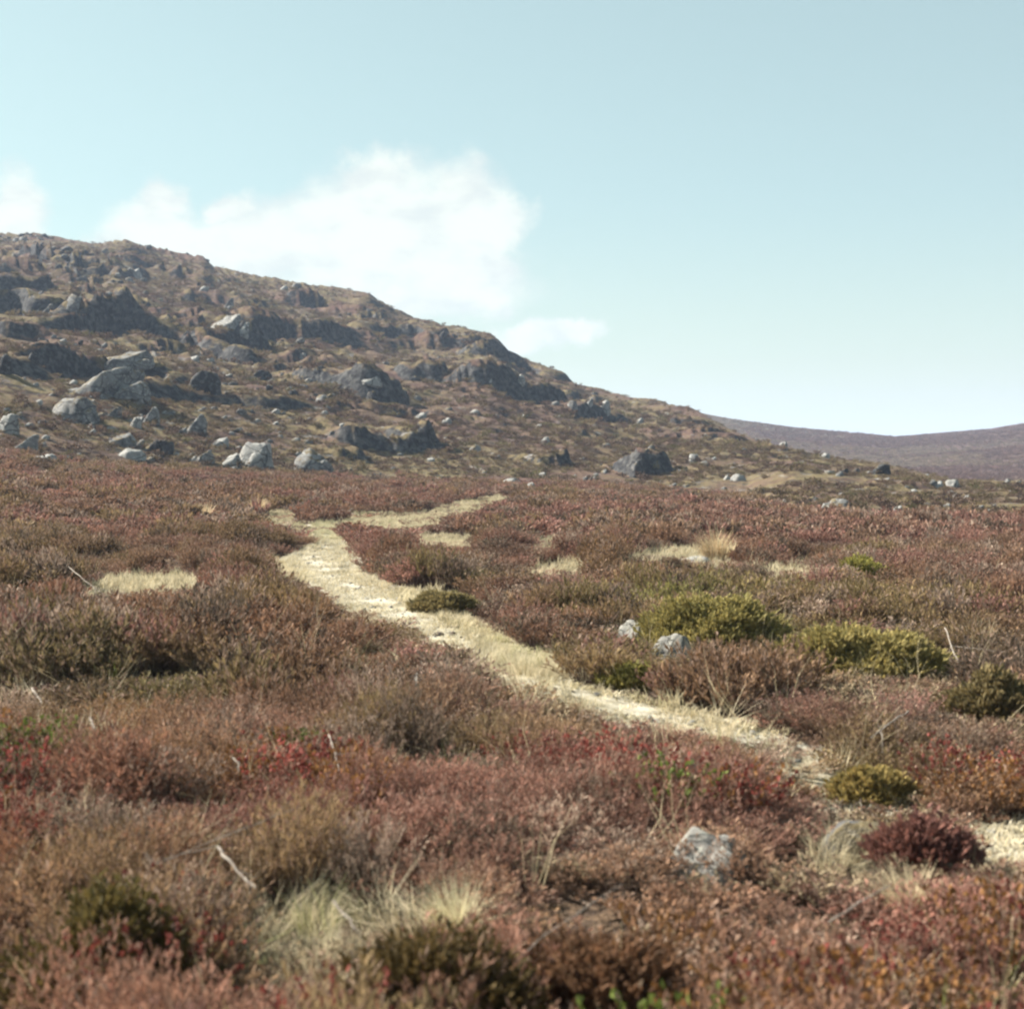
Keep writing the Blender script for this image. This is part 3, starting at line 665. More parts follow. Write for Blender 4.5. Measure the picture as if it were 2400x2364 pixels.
# regions of the photo with a colour of their own: u, v, ru, rv, colour, weight
GOL = (.20, .185, .065)
REG = [(1650, 1450, 190, 70, GOL, .85), (1700, 1555, 170, 40, GOL, .75), (1990, 1500, 250, 95, GOL, .75), (1500, 1590, 120, 35, GOL, .8), (2030, 1335, 65, 18, GOL, .8), (2330, 1600, 120, 50, OLIVE, .6), (2040, 1830, 110, 40, GOL, .6), (300, 1640, 420, 90, OLIVE, .8), (100, 1630, 200, 70, DARK, .5), (700, 1700, 300, 70, DARK, .35), (300, 2000, 420, 110, CRIM, .30), (60, 2130, 90, 110, CRIM, .6), (250, 2150, 170, 70, OLIVE, .8),
       (650, 2000, 200, 60, CRIM, .25), (1400, 2280, 250, 110, ORANGE, .4), (1650, 2180, 200, 80, RED, .5), (2200, 2250, 220, 130, CRIM, .3), (950, 2230, 170, 80, OLIVE, .6), (1000, 2310, 130, 60, CRIM, .7),
       (2050, 1650, 300, 110, BROWN, .5), (2050, 1820, 250, 60, OLIVE, .7), (2300, 1620, 160, 60, DARK, .5), (1620, 1600, 250, 60, BROWN, .6), (1500, 1560, 160, 30, OLIVE, .9), (1030, 1780, 180, 50, OLIVE, .6),
       (1050, 1400, 80, 45, OLIVE, .8), (300, 1330, 150, 30, OLIVE, .5), (1050, 1560, 90, 30, OLIVE, .6), (280, 1770, 60, 60, ORANGE, .6), (900, 1290, 170, 60, RED, .7), (1600, 1330, 200, 40, RED, .6),
       (600, 1170, 500, 40, BROWN, .5), (2250, 1280, 250, 120, PINK, .6), (1800, 1230, 400, 60, PINK, .4), (700, 1500, 120, 40, ORANGE, .2), (1850, 1710, 60, 20, CRIM, .5), (2130, 1520, 200, 60, OLIVE, .3)]
def tints(X, Y, u, v, seed=0):
    rs = np.random.RandomState(seed); n = len(X)
    A = np.array
    k = fbm(X / 2.2, Y / 2.2, seed=61, o=3)[:, None]; q = fbm(X / .7, Y / .9, seed=62, o=2)[:, None]; b = fbm(X / 7, Y / 7, seed=63, o=2)[:, None]
    far = ss(Y, 12, 28)[:, None]
    t = A(BROWN) * (1 - .5 * far) + .5 * far * A(PINK)
    t = t + (A(PINK) - t) * ss(k, -.1, .5) * .55
    t = t + (A(RED) - t) * ss(q, .0, .6) * .45
    t = t + (A(OLIVE) - t) * ss(b + q * .5, .15, .7) * (.8 - .35 * far)
    I = cushions(X, Y)[1][:, None]; t = t + (A(OLIVE) - t) * ss(I, .45, .8) * .6; t = t + (A(DARK) * 1.4 - t) * ss(-I, .55, .8) * .5; t = t * (1 + .22 * I)
    for (cu, cv, ru, rv, c, w) in REG:
        g = np.exp(-((u - cu) / ru) ** 2 - ((v - cv) / rv) ** 2)
        g = np.clip(g * 1.5, 0, 1)[:, None] * w * np.clip(.7 + q * .6, 0, 1)
        t = t + (A(c) - t) * g
    h = rs.uniform(.72, 1.3, (n, 1)) * (1.17 + .32 * (1 - ss(Y, 6, 12)))[:, None]
    pick = rs.uniform(0, 1, (n, 1))
    t = np.where(pick < .10, A(DARK) * 1.6, t); t = np.where((pick > .12) & (pick < .20), A((.26, .195, .15)), t); t = np.where(pick > .95, A(PINK) * 1.1, t)
    return t * h
def vor(X, Y, cell, seed):
    x, y = X / cell, Y / cell; i, j = np.floor(x), np.floor(y); F1 = np.full(len(X), 9.0); F2 = F1.copy(); I = np.zeros(len(X)); z = np.zeros(len(X))
    for di in (-1, 0, 1):
        for dj in (-1, 0, 1):
            a, b = i + di, j + dj; d = np.hypot(a + .5 + .45 * _h(a, b, z, seed) - x, b + .5 + .45 * _h(a, b, z, seed + 1) - y)
            n = d < F1; F2 = np.where(n, F1, np.minimum(F2, d)); I = np.where(n, _h(a, b, z, seed + 2), I); F1 = np.where(n, d, F1)
    return F1, F2, I
def cushions(X, Y):
    wx = X + .22 * fbm(X / .6, Y / .6, seed=75, o=2); wy = Y + .22 * fbm(X / .6, Y / .6, seed=76, o=2)
    F1, F2, I = vor(wx, wy * .8, 1.0, 5); f1, f2, i2 = vor(wx, wy * .9, .58, 15); n = Y < 8.5 + .8 * np.sin(X * 3)
    return np.where(n, ss(f2 - f1, .02, .42), ss(F2 - F1, .02, .42)), np.where(n, i2, I)
def hm(X, Y):
    e, I = cushions(X, Y)
    return (.46 + .50 * e) * (1 + .38 * I) * (.80 + .20 * ss(Y, 7, 11)) + .08 * fbm(X / .5, Y / .5, seed=72, o=1) + .16 * fbm(X / 4, Y / 4, seed=73, o=1)
def hm_old(X, Y): return .80 + (.46 + .10 * ss(Y, 10, 30)) * fbm(X / 1.3, Y / 1.3, seed=71, o=2) + .14 * fbm(X / .5, Y / .5, seed=72, o=1)

MOUNDS = [  # u, v_base, half width px, height px, colour, label
 (1665, 1496, 155, 100, (.29, .25, .095), 'olive green domed bush with a dark hollow, behind the pointed pale boulder'),
 (2010, 1585, 195, 112, (.285, .24, .095), 'widest green bush, spreading to the right of the domed one'),
 (2020, 1350, 62, 36, (.27, .25, .07), 'small yellow green cushion far off beside the straw grass on the right'),
 (1480, 1592, 60, 32, (.26, .235, .08), 'low bright green bush at the right edge of the path'),
 (1045, 1422, 72, 30, (.23, .19, .09), 'olive bush standing in the pale grass beside the upper path'),
 (2045, 1852, 80, 44, (.29, .23, .09), 'yellow mossy bush above the lower end of the path'),
 (2330, 1635, 110, 30, (.17, .135, .065), 'dark green bush at the right picture edge'),
]
_mb = []
def bup(mv): return .16 if 1480 < mv < 1560 or 1595 < mv < 1700 else .16 if mv > 2100 else .07
for mu, mv, mw, mh, mc, ml in MOUNDS:
    x, y, z = at(mu, mv, bup(mv)); _mb.append((x, y, mw * y / F, mh * y / F))
REDB = [(2170, 2012, 88, 98, (.20, .098, .080), 'dark red bush at the bottom right beside the pale ground'),
        (1010, 2400, 180, 230, (.10, .070, .028), 'tall olive and red bush at the bottom edge in the middle'),
        (250, 2290, 190, 140, (.11, .085, .030), 'olive heather bush at the lower left with red shoots'),
        (1420, 2330, 150, 150, (.17, .095, .055), 'rust brown bush at the bottom right of the middle')]
def under(X, Y, grow=1.0):
    r = np.zeros(len(X), bool)
    for x, y, w, h in _mb: r |= ((X - x) / (w * .8 * grow)) ** 2 + ((Y - y - w * .18) / (w * .62 * grow)) ** 2 < 1
    return r
def clear_front(X, Y): return front_short(X, Y) < .35
def near_boulder(X, Y, h):
    """keep the sprigs from growing through the boulders or hiding them"""
    r = np.zeros(len(X), bool)
    for q in NEAR:
        bx, by, bz = at((q[0] + q[1]) / 2, q[3], .18); w = (q[1] - q[0]) * by / F
        mg = .15 if q[3] > 1900 else .10; r |= (np.abs(X - bx * Y / by) < w * .60 + mg) & (Y > by - .30 - by * .008) & (Y < by + w * 1.1 + mg)
    return r
def front_short(X, Y):
    f = np.ones(len(X))
    for q in NEAR:
        bx, by, bz = at((q[0] + q[1]) / 2, q[3], .1); w = (q[1] - q[0]) * by / F
        f = np.where((np.abs(X - bx * Y / by) < w * 1.1) & (Y > by - .5 - by * .09) & (Y < by), .30, f)
    for x, y, w, h in _mb: f = np.where((np.abs(X - x) < w * 1.05) & (Y > y - w * .4 - 1.3) & (Y < y), .40, f)
    return f
def sight_limit(X, Y, Z, s):
    """shorter growth on the near side of the stones and bushes that stand clear in the photo"""
    u = CX + F * X / Y
    R_ = [(q[0] - 6, q[1] + 6, q[3] - (12 if q[3] > 1900 else 5), at((q[0] + q[1]) / 2, q[3], .03)[1]) for q in NEAR if q[7] != 109]
    R_ += [(m[0] - m[2] * .8, m[0] + m[2] * .8, m[1] - 6, b[1]) for m, b in zip(MOUNDS, _mb)] + [(2090, 2260, 2000, 6.0), (1800, 1885, 1805, 7.9)]
    for u0, u1, vl, by in R_:
        m = (u > u0) & (u < u1) & (Y < by) & (Y > by * .62); a = HC - (vl - VH) * Y / F - Z
        s = np.where(m, np.minimum(s, np.maximum(a, .05) / .38), s)
    return s
def open_ground(X, Y):
    r = np.zeros(len(X), bool)
    for q in NEAR[:2]:
        bx, by, bz = at((q[0] + q[1]) / 2, q[3], .03); r |= ((X - bx + .22) / .48) ** 2 + ((Y - by - .05) / .38) ** 2 < 1
    return r
def near_far_boulder(X, Y):
    r = np.zeros(len(X), bool)
    for q in BOULDERS:
        if q[3] < 1030: continue
        bx, by, bz = at((q[0] + q[1]) / 2, q[3]); w = (q[1] - q[0]) * by / F
        r |= (np.abs(X - bx) < w * .6) & (Y > by - w * .8) & (Y < by + w * .6)
    return r

HOLES = [(1015, 1735, 80, 45), (1690, 1450, 45, 25), (560, 2040, 60, 40), (1180, 2330, 90, 50), (60, 2330, 130, 40), (350, 1640, 60, 25), (150, 1650, 70, 22), (1360, 1960, 70, 22), (640, 1450, 50, 14), (1560, 2345, 90, 30), (2330, 2330, 70, 30)]
def heath_zone(name, y0, y1, sp, temps, seed, hs, ws, label, boulders=True):
    X, Y = jgrid(y0, y1, sp, seed); Z = zt(X, Y); s = np.clip(hm(X, Y), .28, 1.5) * hs * front_short(X, Y); h = s * .34
    u, v = proj(X, Y, Z); ut, vt = proj(X, Y, Z + h * .80); um, vm = proj(X, Y, Z + h * .4)
    ed = T(EDGE, np.clip(u, -1400, 2800)); yb = T(DEDG, np.clip(u, -1400, 2800))
    ok = Y < yb + 3 * fbm(X / 3, Y / 3, seed=81)
    jit = 10 * np.clip(12 / Y, .3, 1)
    rs = np.random.RandomState(seed + 5); ju, jv = rs.normal(0, jit), rs.normal(0, jit * .5)
    shr = np.ones(len(X)); bad = np.zeros(len(X), bool); rp = .16 * ws * F / Y; hp_ = h * F / Y
    for dx in (-rp, 0, rp):
        bad |= allpoly(u + ju * .6 + dx * (.8 + .5 * ss(v, 1680, 1750)), v + jv * .6)
        for fz, sq in ((1.05, .78), (.7, .50), (.35, .27)): shr = np.where(allpoly(u + ju * .6 + dx, v + jv * .6 - hp_ * fz), np.minimum(shr, sq), shr)
    bad &= ~((rs.uniform(0, 1, len(X)) < .16) & ~inpoly(PATHPOLY[0], u, v) & (hp_ < 40))
    bad |= (under(X, Y) & (rs.uniform(0, 1, len(X)) > .36)) | near_boulder(X, Y, h) | near_far_boulder(X, Y)
    ce, ci = cushions(X, Y); bad |= (ce < .16) & (rs.uniform(0, 1, len(X)) < .85)
    for (a, b, c, d) in HOLES: bad |= ((ut - a) / c) ** 2 + ((vt - b) / d) ** 2 < 1
    s = sight_limit(X, Y, Z, s * shr); s = np.where(open_ground(X, Y), s * .6, s); k = ok & ~bad
    X, Y, Z, u, v, s = X[k], Y[k], Z[k], u[k], v[k], s[k]
    sw = ws * rs.uniform(.8, 1.25, len(X)) if np.isscalar(ws) else ws
    tn = tints(X, Y, u, v, seed)
    return scatter(name, np.c_[X, Y, Z - .01], np.c_[sw, sw, s * rs.uniform(.8, 1.2, len(X))], tn, temps, label, 'heather', seed)
heath_zone('heather', 2.3, 8.5, .165, TA, 101, 1.0, 1.0, 'dry reddish brown heather covering the near ground')
heath_zone('heather', 8.5, 27, .235, TB, 102, 1.0, 1.0, 'red and olive brown heather on both sides of the path')
heath_zone('heather', 27, 105, .42, TC, 103, 1.0, 1.1, 'pinkish brown heather reaching to the foot of the hill')

def undergrowth():
    X, Y = jgrid(2.4, 13, .17, 131); Z = zt(X, Y); u, v = proj(X, Y, Z); rs = np.random.RandomState(132)
    k = ~allpoly(u, v) & ~allpoly(u, v - 14) & ~allpoly(u - 45, v) & ~allpoly(u + 45, v) & ~allpoly(u + 30, v - 30) & ~allpoly(u - 30, v + 20) & (rs.uniform(0, 1, len(X)) < np.where(hm(X, Y) * sight_limit(X, Y, Z, np.ones(len(X))) < .62, 1, .25)) & ~under(X, Y, .8)
    for q in NEAR:
        bx, by, bz = at((q[0] + q[1]) / 2, q[3], .05); w = (q[1] - q[0]) * by / F; k &= ~((np.abs(X - bx) < w * .62) & (Y > by - .08) & (Y < by + w))
    X, Y, Z, u, v = X[k], Y[k], Z[k], u[k], v[k]; n = len(X); s = rs.uniform(.30, .55, n); h = sight_limit(X, Y, Z, s * .75)
    t = tints(X, Y, u, v, 133); t = np.where(rs.uniform(0, 1, (n, 1)) < .4, np.array((.30, .235, .15)), t)
    scatter('undergrowth', np.c_[X, Y, Z - .01], np.c_[s * 1.6, s * 1.6, np.maximum(h, .1)], t, TB, 'low heather shoots and litter between the taller clumps', 'heather', 134, .2)
undergrowth()
# bilberry and grass mixed through the near heather
def mixed():
    X, Y = jgrid(2.3, 7.2, .24, 111); Z = zt(X, Y); u, v = proj(X, Y, Z)
    uq, vq = proj(X, Y, Z + .32); pr = .12 * F / Y; k = ~allpoly(uq, vq) & ~allpoly(u - pr, v) & ~allpoly(u + pr, v) & ~allpoly(uq - pr, vq) & ~allpoly(uq + pr, vq) & (fbm(X / .8, Y / .8, seed=91, o=2) > -.05) & ~clear_front(X, Y) & ~open_ground(X, Y) & ~allpoly(u, v) & ~allpoly(*proj(X, Y, Z + .2)) & ~under(X, Y) & ~near_boulder(X, Y, .3)
    X, Y, Z, u, v = X[k], Y[k], Z[k], u[k], v[k]; rs = np.random.RandomState(5)
    pk = rs.uniform(0, 1, (len(X), 1)); t = np.where(pk < .22, np.array(GREEN) * .9, np.where(pk < .78, np.array(CRIM), np.array(ORANGE))) * rs.uniform(.7, 1.2, (len(X), 1))
    s = rs.uniform(.9, 1.5, len(X))
    scatter('bilberry', np.c_[X, Y, Z], np.c_[s, s, s * 1.1], t, TL, 'red and green bilberry leaves among the near heather', 'bilberry', 6)
    X, Y = jgrid(2.3, 14, .34, 112); Z = zt(X, Y); u, v = proj(X, Y, Z)
    g = fbm(X / 1.1, Y / 1.1, seed=92, o=2); k = (g > .0) & ~clear_front(X, Y) & ~open_ground(X, Y) & ~allpoly(u, v) & ~under(X, Y) & ~near_boulder(X, Y, .3)
    X, Y, Z = X[k], Y[k], Z[k]; n = len(X); pk = rs.uniform(0, 1, (n, 1))
    t = np.where(pk < .25, np.array((.22, .25, .07)), np.array((.54, .46, .32))) * rs.uniform(.6, 1.15, (n, 1)); s = rs.uniform(.65, 1.15, n)
    scatter('dry_grass', np.c_[X, Y, Z], np.c_[s, s, s * 1.1], t, TG, 'straw coloured grass blades growing through the near heather', 'grass', 7, .25)
    X, Y = jgrid(2.6, 24, .55, 113); Z = zt(X, Y); u, v = proj(X, Y, Z); k = ~allpoly(u, v) & ~clear_front(X, Y)
    X, Y, Z = X[k], Y[k], Z[k]; n = len(X); s = rs.uniform(.45, .9, n)
    scatter('grass_stalk', np.c_[X, Y, Z + .05], np.c_[s, s, s], np.tile((.5, .4, .3), (n, 1)), TST, 'thin bleached stalks leaning out of the heather', 'grass', 8, .5)
mixed()

# grass on the pale patches and along the path
def patches():
    rs = np.random.RandomState(9)
    def fill(name, y0, y1, sp, temps, test, tint, s0, s1, label, seed, tilt=.15, zo=0.0):
        X, Y = jgrid(y0, y1, sp, seed); Z = zt(X, Y); u, v = proj(X, Y, Z); k = test(X, Y, Z, u, v)
        X, Y, Z = X[k], Y[k], Z[k]; n = len(X)
        if n == 0: return
        q = fbm(X / .6, Y / .6, seed=95, o=2)[:, None]; t = tint(X, Y, u[k], v[k], q) * rs.uniform(.75, 1.15, (n, 1)); s = rs.uniform(s0, s1, n)
        scatter(name, np.c_[X, Y, Z + zo], np.c_[s, s, s * rs.uniform(.8, 1.2, n)], t, temps, label, 'grass', seed, tilt)
    straw, green, cream = np.array((.44, .385, .26)), np.array((.24, .25, .10)), np.array((.52, .485, .40))
    def jn(u, v, Y, a=9): j = a * np.clip(12 / Y, .25, 1); return u + rs.normal(0, j), v + rs.normal(0, j * .5)
    def inpatch(X, Y, Z, u, v):
        a, b = jn(u, v, Y); ut, vt = proj(X, Y, Z + .12); return (allpoly(a, b, path=False) | allpoly(ut, vt, path=False)) & ~near_boulder(X, Y, .2) & ~clear_front(X, Y) & ~under(X, Y, .8)
    short = ('verge', 'fork', 'branch', 'branch_low', 'top')
    def tall(X, Y, Z, u, v): return inpatch(X, Y, Z, u, v) & ~allpoly(u, v, short, False)
    def low_(X, Y, Z, u, v): return inpatch(X, Y, Z, u, v) & allpoly(u, v, short, False)
    fill('straw_grass', 3, 12, .10, TG, tall, lambda X, Y, u, v, q: straw + (green - straw) * ss(q, .35, .7), .42, .78, 'pale straw grass in gaps of the near heather', 201, .3)
    fill('straw_grass', 12, 60, .20, TGM, tall, lambda X, Y, u, v, q: straw + (green - straw) * ss(q, .35, .8), .5, .95, 'pale straw grass patches and strips beyond the path', 202, .2)
    fill('short_grass', 8, 70, .15, TGM, low_, lambda X, Y, u, v, q: straw * 1.05 + (green - straw) * ss(q, .2, .7), .3, .6, 'short pale grass beside the footpath and along its branches', 205, .25)
    def onpath(X, Y, Z, u, v):
        a, b = jn(u, v, Y, 6); r = np.zeros(len(u), bool)
        for P in PATHPOLY: r |= inpoly(P, a, b)
        return r
    def turfy(X, Y, Z, u, v):
        t = edge(X, Y, u, v); bare = (1 - np.abs(t - .42) * 2.6) + .7 * fbm(X / .35, Y / .5, seed=96, o=2) + ss(v, 1720, 1760) * .6
        return onpath(X, Y, Z, u, v) & (rs.uniform(0, 1, len(u)) > np.clip(bare, 0, .78))
    def edge(X, Y, u, v):  # 0 in the middle of the path, 1 at its edges
        vv = np.array([p[0] for p in PL]) * K; l = np.interp(v, vv, [p[1] * K for p in PL]); r = np.interp(v, vv, [p[2] * K for p in PL]); t = (u - l) / (r - l)
        return t
    def ptint(X, Y, u, v, q):
        t = edge(X, Y, u, v)[:, None]; gr = ss(t, .50, .85) * ss(v, 1330, 1400)[:, None] * (1 - ss(v, 1730, 1760))[:, None]
        up = (1 - ss(v, 1255, 1290))[:, None]
        c = cream + (straw - cream) * np.clip(ss(q, -.2, .5) * .5 + gr * .9, 0, 1); c = c + (green - c) * np.clip(gr * .35 * ss(q, -.1, .4) + up * .55, 0, 1)
        return c
    fill('turf', 4, 40, .125, TS, turfy, ptint, .7, 1.15, 'bleached trodden turf on the footpath', 203, .08, .004)
    def verge(X, Y, Z, u, v):
        t = edge(X, Y, u, v); low = onpath(X, Y, Z, u, v) & (v < 1740)
        return low & ((t > .74) | (t < .14) | (v < 1290)) & (rs.uniform(0, 1, len(u)) < .8) & ~under(X, Y, .7)
    fill('verge_grass', 8, 42, .17, TGM, verge, ptint, .35, .75, 'straw and green grass fringing the far side of the footpath', 204, .25)
patches()

def gravel():
    rs = np.random.RandomState(66); tm = []
    for i in range(5):
        V, f = boulder_shape(650 + i, ['dome', 'slab', 'block'][i % 3], 2, .1); tm.append(bpy.data.objects.new('path_stone', mesh_np('path_stone', V * .5, [f], [M_ROCKN, M_ROCKP][i % 2], True)))
    X, Y = jgrid(4.5, 26, .085, 67); u = CX + F * X / Y; k = (u > 600) & (u < 2500); X, Y = X[k], Y[k]; Z = zt(X, Y); u, v = proj(X, Y, Z); k = (inpoly(PATHPOLY[0], u, v) | inpoly(PATHPOLY[1], u, v)) & (rs.uniform(0, 1, len(u)) < .28)
    X, Y, Z = X[k], Y[k], Z[k]; s = np.exp(rs.normal(-3.9, .5, len(X)))
    scatter('gravel', np.c_[X, Y, Z + .012], np.c_[s, s, s * .7], np.ones((len(X), 3)), tm, 'small pale stones bedded in the footpath', 'gravel', 68, .3)
gravel()

# low plants on the rocky hill
def hillplants():
    rs = np.random.RandomState(14)
    for k_, (y0, y1, sp, sc0, tp) in enumerate(((40, 120, .78, .95, TC), (110, 300, 1.35, 1.45, TC))):
        X, Y = jgrid(y0, y1, sp, 301 + k_, .39); u = CX + F * X / Y; yb = T(DEDG, u); ys = T(DSKY, u)
        k = (Y > yb + 2 * fbm(X / 3, Y / 3, seed=81)) & (Y < ys * 1.05) & (fbm(X / 5, Y / 5, seed=33, o=3) > -.30)
        X, Y = X[k], Y[k]; Z = zt(X, Y)
        zx = (zt(X + .8, Y) - zt(X - .8, Y)) / 1.6; zy = (zt(X, Y + .8) - zt(X, Y - .8)) / 1.6
        k = (np.hypot(zx, zy) < .72); X, Y, Z = X[k], Y[k], Z[k]; n = len(X)
        q = fbm(X / 6, Y / 6, seed=35, o=2)[:, None]; r = rs.uniform(0, 1, (n, 1)); A = np.array
        t = np.where(r < .42, A((.13, .085, .06)), np.where(r < .72, A((.21, .165, .085)), np.where(r < .86, A((.09, .065, .05)), A((.15, .14, .06)))))
        t = t + (A((.26, .205, .11)) - t) * ss(q, 0, .6) * .6
        t = t * rs.uniform(.42, 1.0, (n, 1)); s = sc0 * rs.uniform(.5, 1.2, n) * np.interp(CX + F * X / Y, [1500, 2000], [1, .85]) * (1 - .5 * ss(Y, T(DSKY, CX + F * X / Y) * .88, T(DSKY, CX + F * X / Y) * .97)) * np.where(rs.uniform(0, 1, n) < .2, 1.5, 1.0)
        scatter('hill_heather', np.c_[X, Y, Z - .05], np.c_[s, s, s * rs.uniform(.55, .95, n)], t, tp, ('short brown and straw coloured plants on the %s rocky slope' % ('lower', 'upper')[k_]), 'heather', 30 + k_)
hillplants()

def far_heather():
    X, Y = jgrid(120, 470, 2.1, 401, .39); u = CX + F * X / Y; k = (u > 1560) & (Y > T(DSKY, u) * 1.15); X, Y, u = X[k], Y[k], u[k]; n = len(X); rs = np.random.RandomState(4)
    q = fbm(X / 40, Y / 60, seed=43, o=3)[:, None]; c0, c1 = np.array((.155, .092, .076)), np.array((.25, .20, .14)); t = c0 + (c1 - c0) * ss(q + rs.uniform(-.2, .2, (n, 1)) + ss(2020 - u, 0, 330)[:, None] * .7, .1, .55)
    s = 2.4 * rs.uniform(.6, 1.3, n)
    scatter('distant_heather', np.c_[X, Y, zt(X, Y) - .05], np.c_[s, s, s * .6], t * rs.uniform(.6, 1.2, (n, 1)), TC, 'dark purple brown heather on the distant moor at the right', 'heather', 44)
far_heather()
# small rocks scattered over the slope
def scree():
    rs = np.random.RandomState(55); tm = []
    for i in range(6):
        V, f = boulder_shape(600 + i, ['block', 'slab', 'wedge'][i % 3], 2, .12); tm.append(bpy.data.objects.new('scree_stone', mesh_np('scree_stone', V * .5, [f], [M_ROCK, M_CRAG_SHADE, M_CRAG_SHADE][i % 3], True)))
    X, Y = jgrid(45, 300, 1.25, 56, .39); u = CX + F * X / Y; yb, ys = T(DEDG, u), T(DSKY, u)
    q = fbm(X / 9, Y / 12, seed=57, o=3); k = (Y > yb + 1) & (Y < ys * 1.02) & (q + rs.uniform(-.6, .6, len(q)) > np.interp(u, [0, 900, 1300, 1900, 2400], [.55, .75, 1.0, .95, .85]))
    X, Y = X[k], Y[k]; Z = zt(X, Y); sl = np.hypot((zt(X + .5, Y) - zt(X - .5, Y)), (zt(X, Y + .5) - zt(X, Y - .5))); k = sl < .8; X, Y, Z = X[k], Y[k], Z[k]
    s = np.exp(rs.normal(-.5, .45, len(X))) * (.25 + Y / 240)
    scatter('scree', np.c_[X, Y, Z], np.c_[s, s, s * rs.uniform(.5, .9, len(X))], np.ones((len(X), 3)), tm, 'loose grey stones strewn over the rocky hillside', 'stones', 58, .3)
scree()
def small_rocks():
    rs = np.random.RandomState(77); U = rs.uniform(-20, 2420, 900); lo, hi = T(SKY1, U) + 12, T(EDGE, U) - 2
    V = lo + (hi - lo) * rs.uniform(0, 1, 900) ** .8; k = (hi > lo + 5) & (rs.uniform(0, 1, 900) < np.interp(U, [0, 900, 1300, 1700, 2400], [1, .6, .25, .14, .16])); U, V = U[k], V[k]
    X, Y, Z = hit(U, V, zt, y0=40)
    sh = {}
    for i in range(10):
        Vv, f = boulder_shape(500 + i, ['block', 'slab', 'dome', 'wedge', 'dark'][i % 5], 2, .1); sh[i] = [mesh_np('small_rock', Vv, [f], m, True) for m in (M_ROCKP, M_ROCK)]
    n = 0
    NICK = {1: 'the broadest dark crag', 2: 'the crag with the pale streak', 3: 'the cliff below the nose', 4: 'the shaded ledge beside that cliff', 5: 'the low crag under the broadest one', 6: 'the dark lower right crag', 7: 'the dark triangular crag',
            8: 'the long dark upper left ledge', 9: 'the outcrop below the left skyline', 10: 'the outcrop on the middle skyline', 11: 'the small crag by the distant hill', 12: 'the ledge at the left picture edge', 13: 'the low ledge above the green patch',
            14: 'the dark wedge shaped crag', 15: 'the small upper ledge', 16: 'the rock nose on the skyline', 17: 'the narrow ledge by the rock nose'}
    for uu, vv, x, y, z in zip(U, V, X, Y, Z):
        if n >= 170 or y > 330: continue
        if math.hypot(*(float(q[0]) for q in ((zt([x + .6], [y]) - zt([x - .6], [y])), (zt([x], [y + .6]) - zt([x], [y - .6]))))) > 1.0: continue
        s = y / F * rs.uniform(5, 13); pale = 0 if rs.rand() < .5 else 1; i = rs.randint(10)
        o = link('small_rock', sh[i][pale], loc=(x, y, z + s * .1)); o.scale = (s, s * .8, s * rs.uniform(.5, .95)); o.rotation_euler = (rs.uniform(-.2, .2), rs.uniform(-.2, .2), rs.uniform(-.5, .5))
        c = min(CRAGS, key=lambda q: (q[0] - uu) ** 2 + (1.6 * (q[1] - q[3] / 2 - vv)) ** 2); du, dv = uu - c[0], 1.6 * (vv - c[1] + c[3] / 2)
        side = ('right of ' if du > 0 else 'left of ') if abs(du) > abs(dv) else ('below ' if dv > 0 else 'above ')
        if y < 125 and uu > 1650: lb = 'on the low ridge at the right' if uu > 2000 else 'on the slope running down to the low ridge'
        else: lb = side + NICK[c[4]]
        kd = 'small pale rock ' if pale == 0 else 'small mottled grey rock '
        tag(o, kd + lb, 'rock', 'small rocks ' + lb + (', pale' if pale == 0 else ', grey')); n += 1
small_rocks()

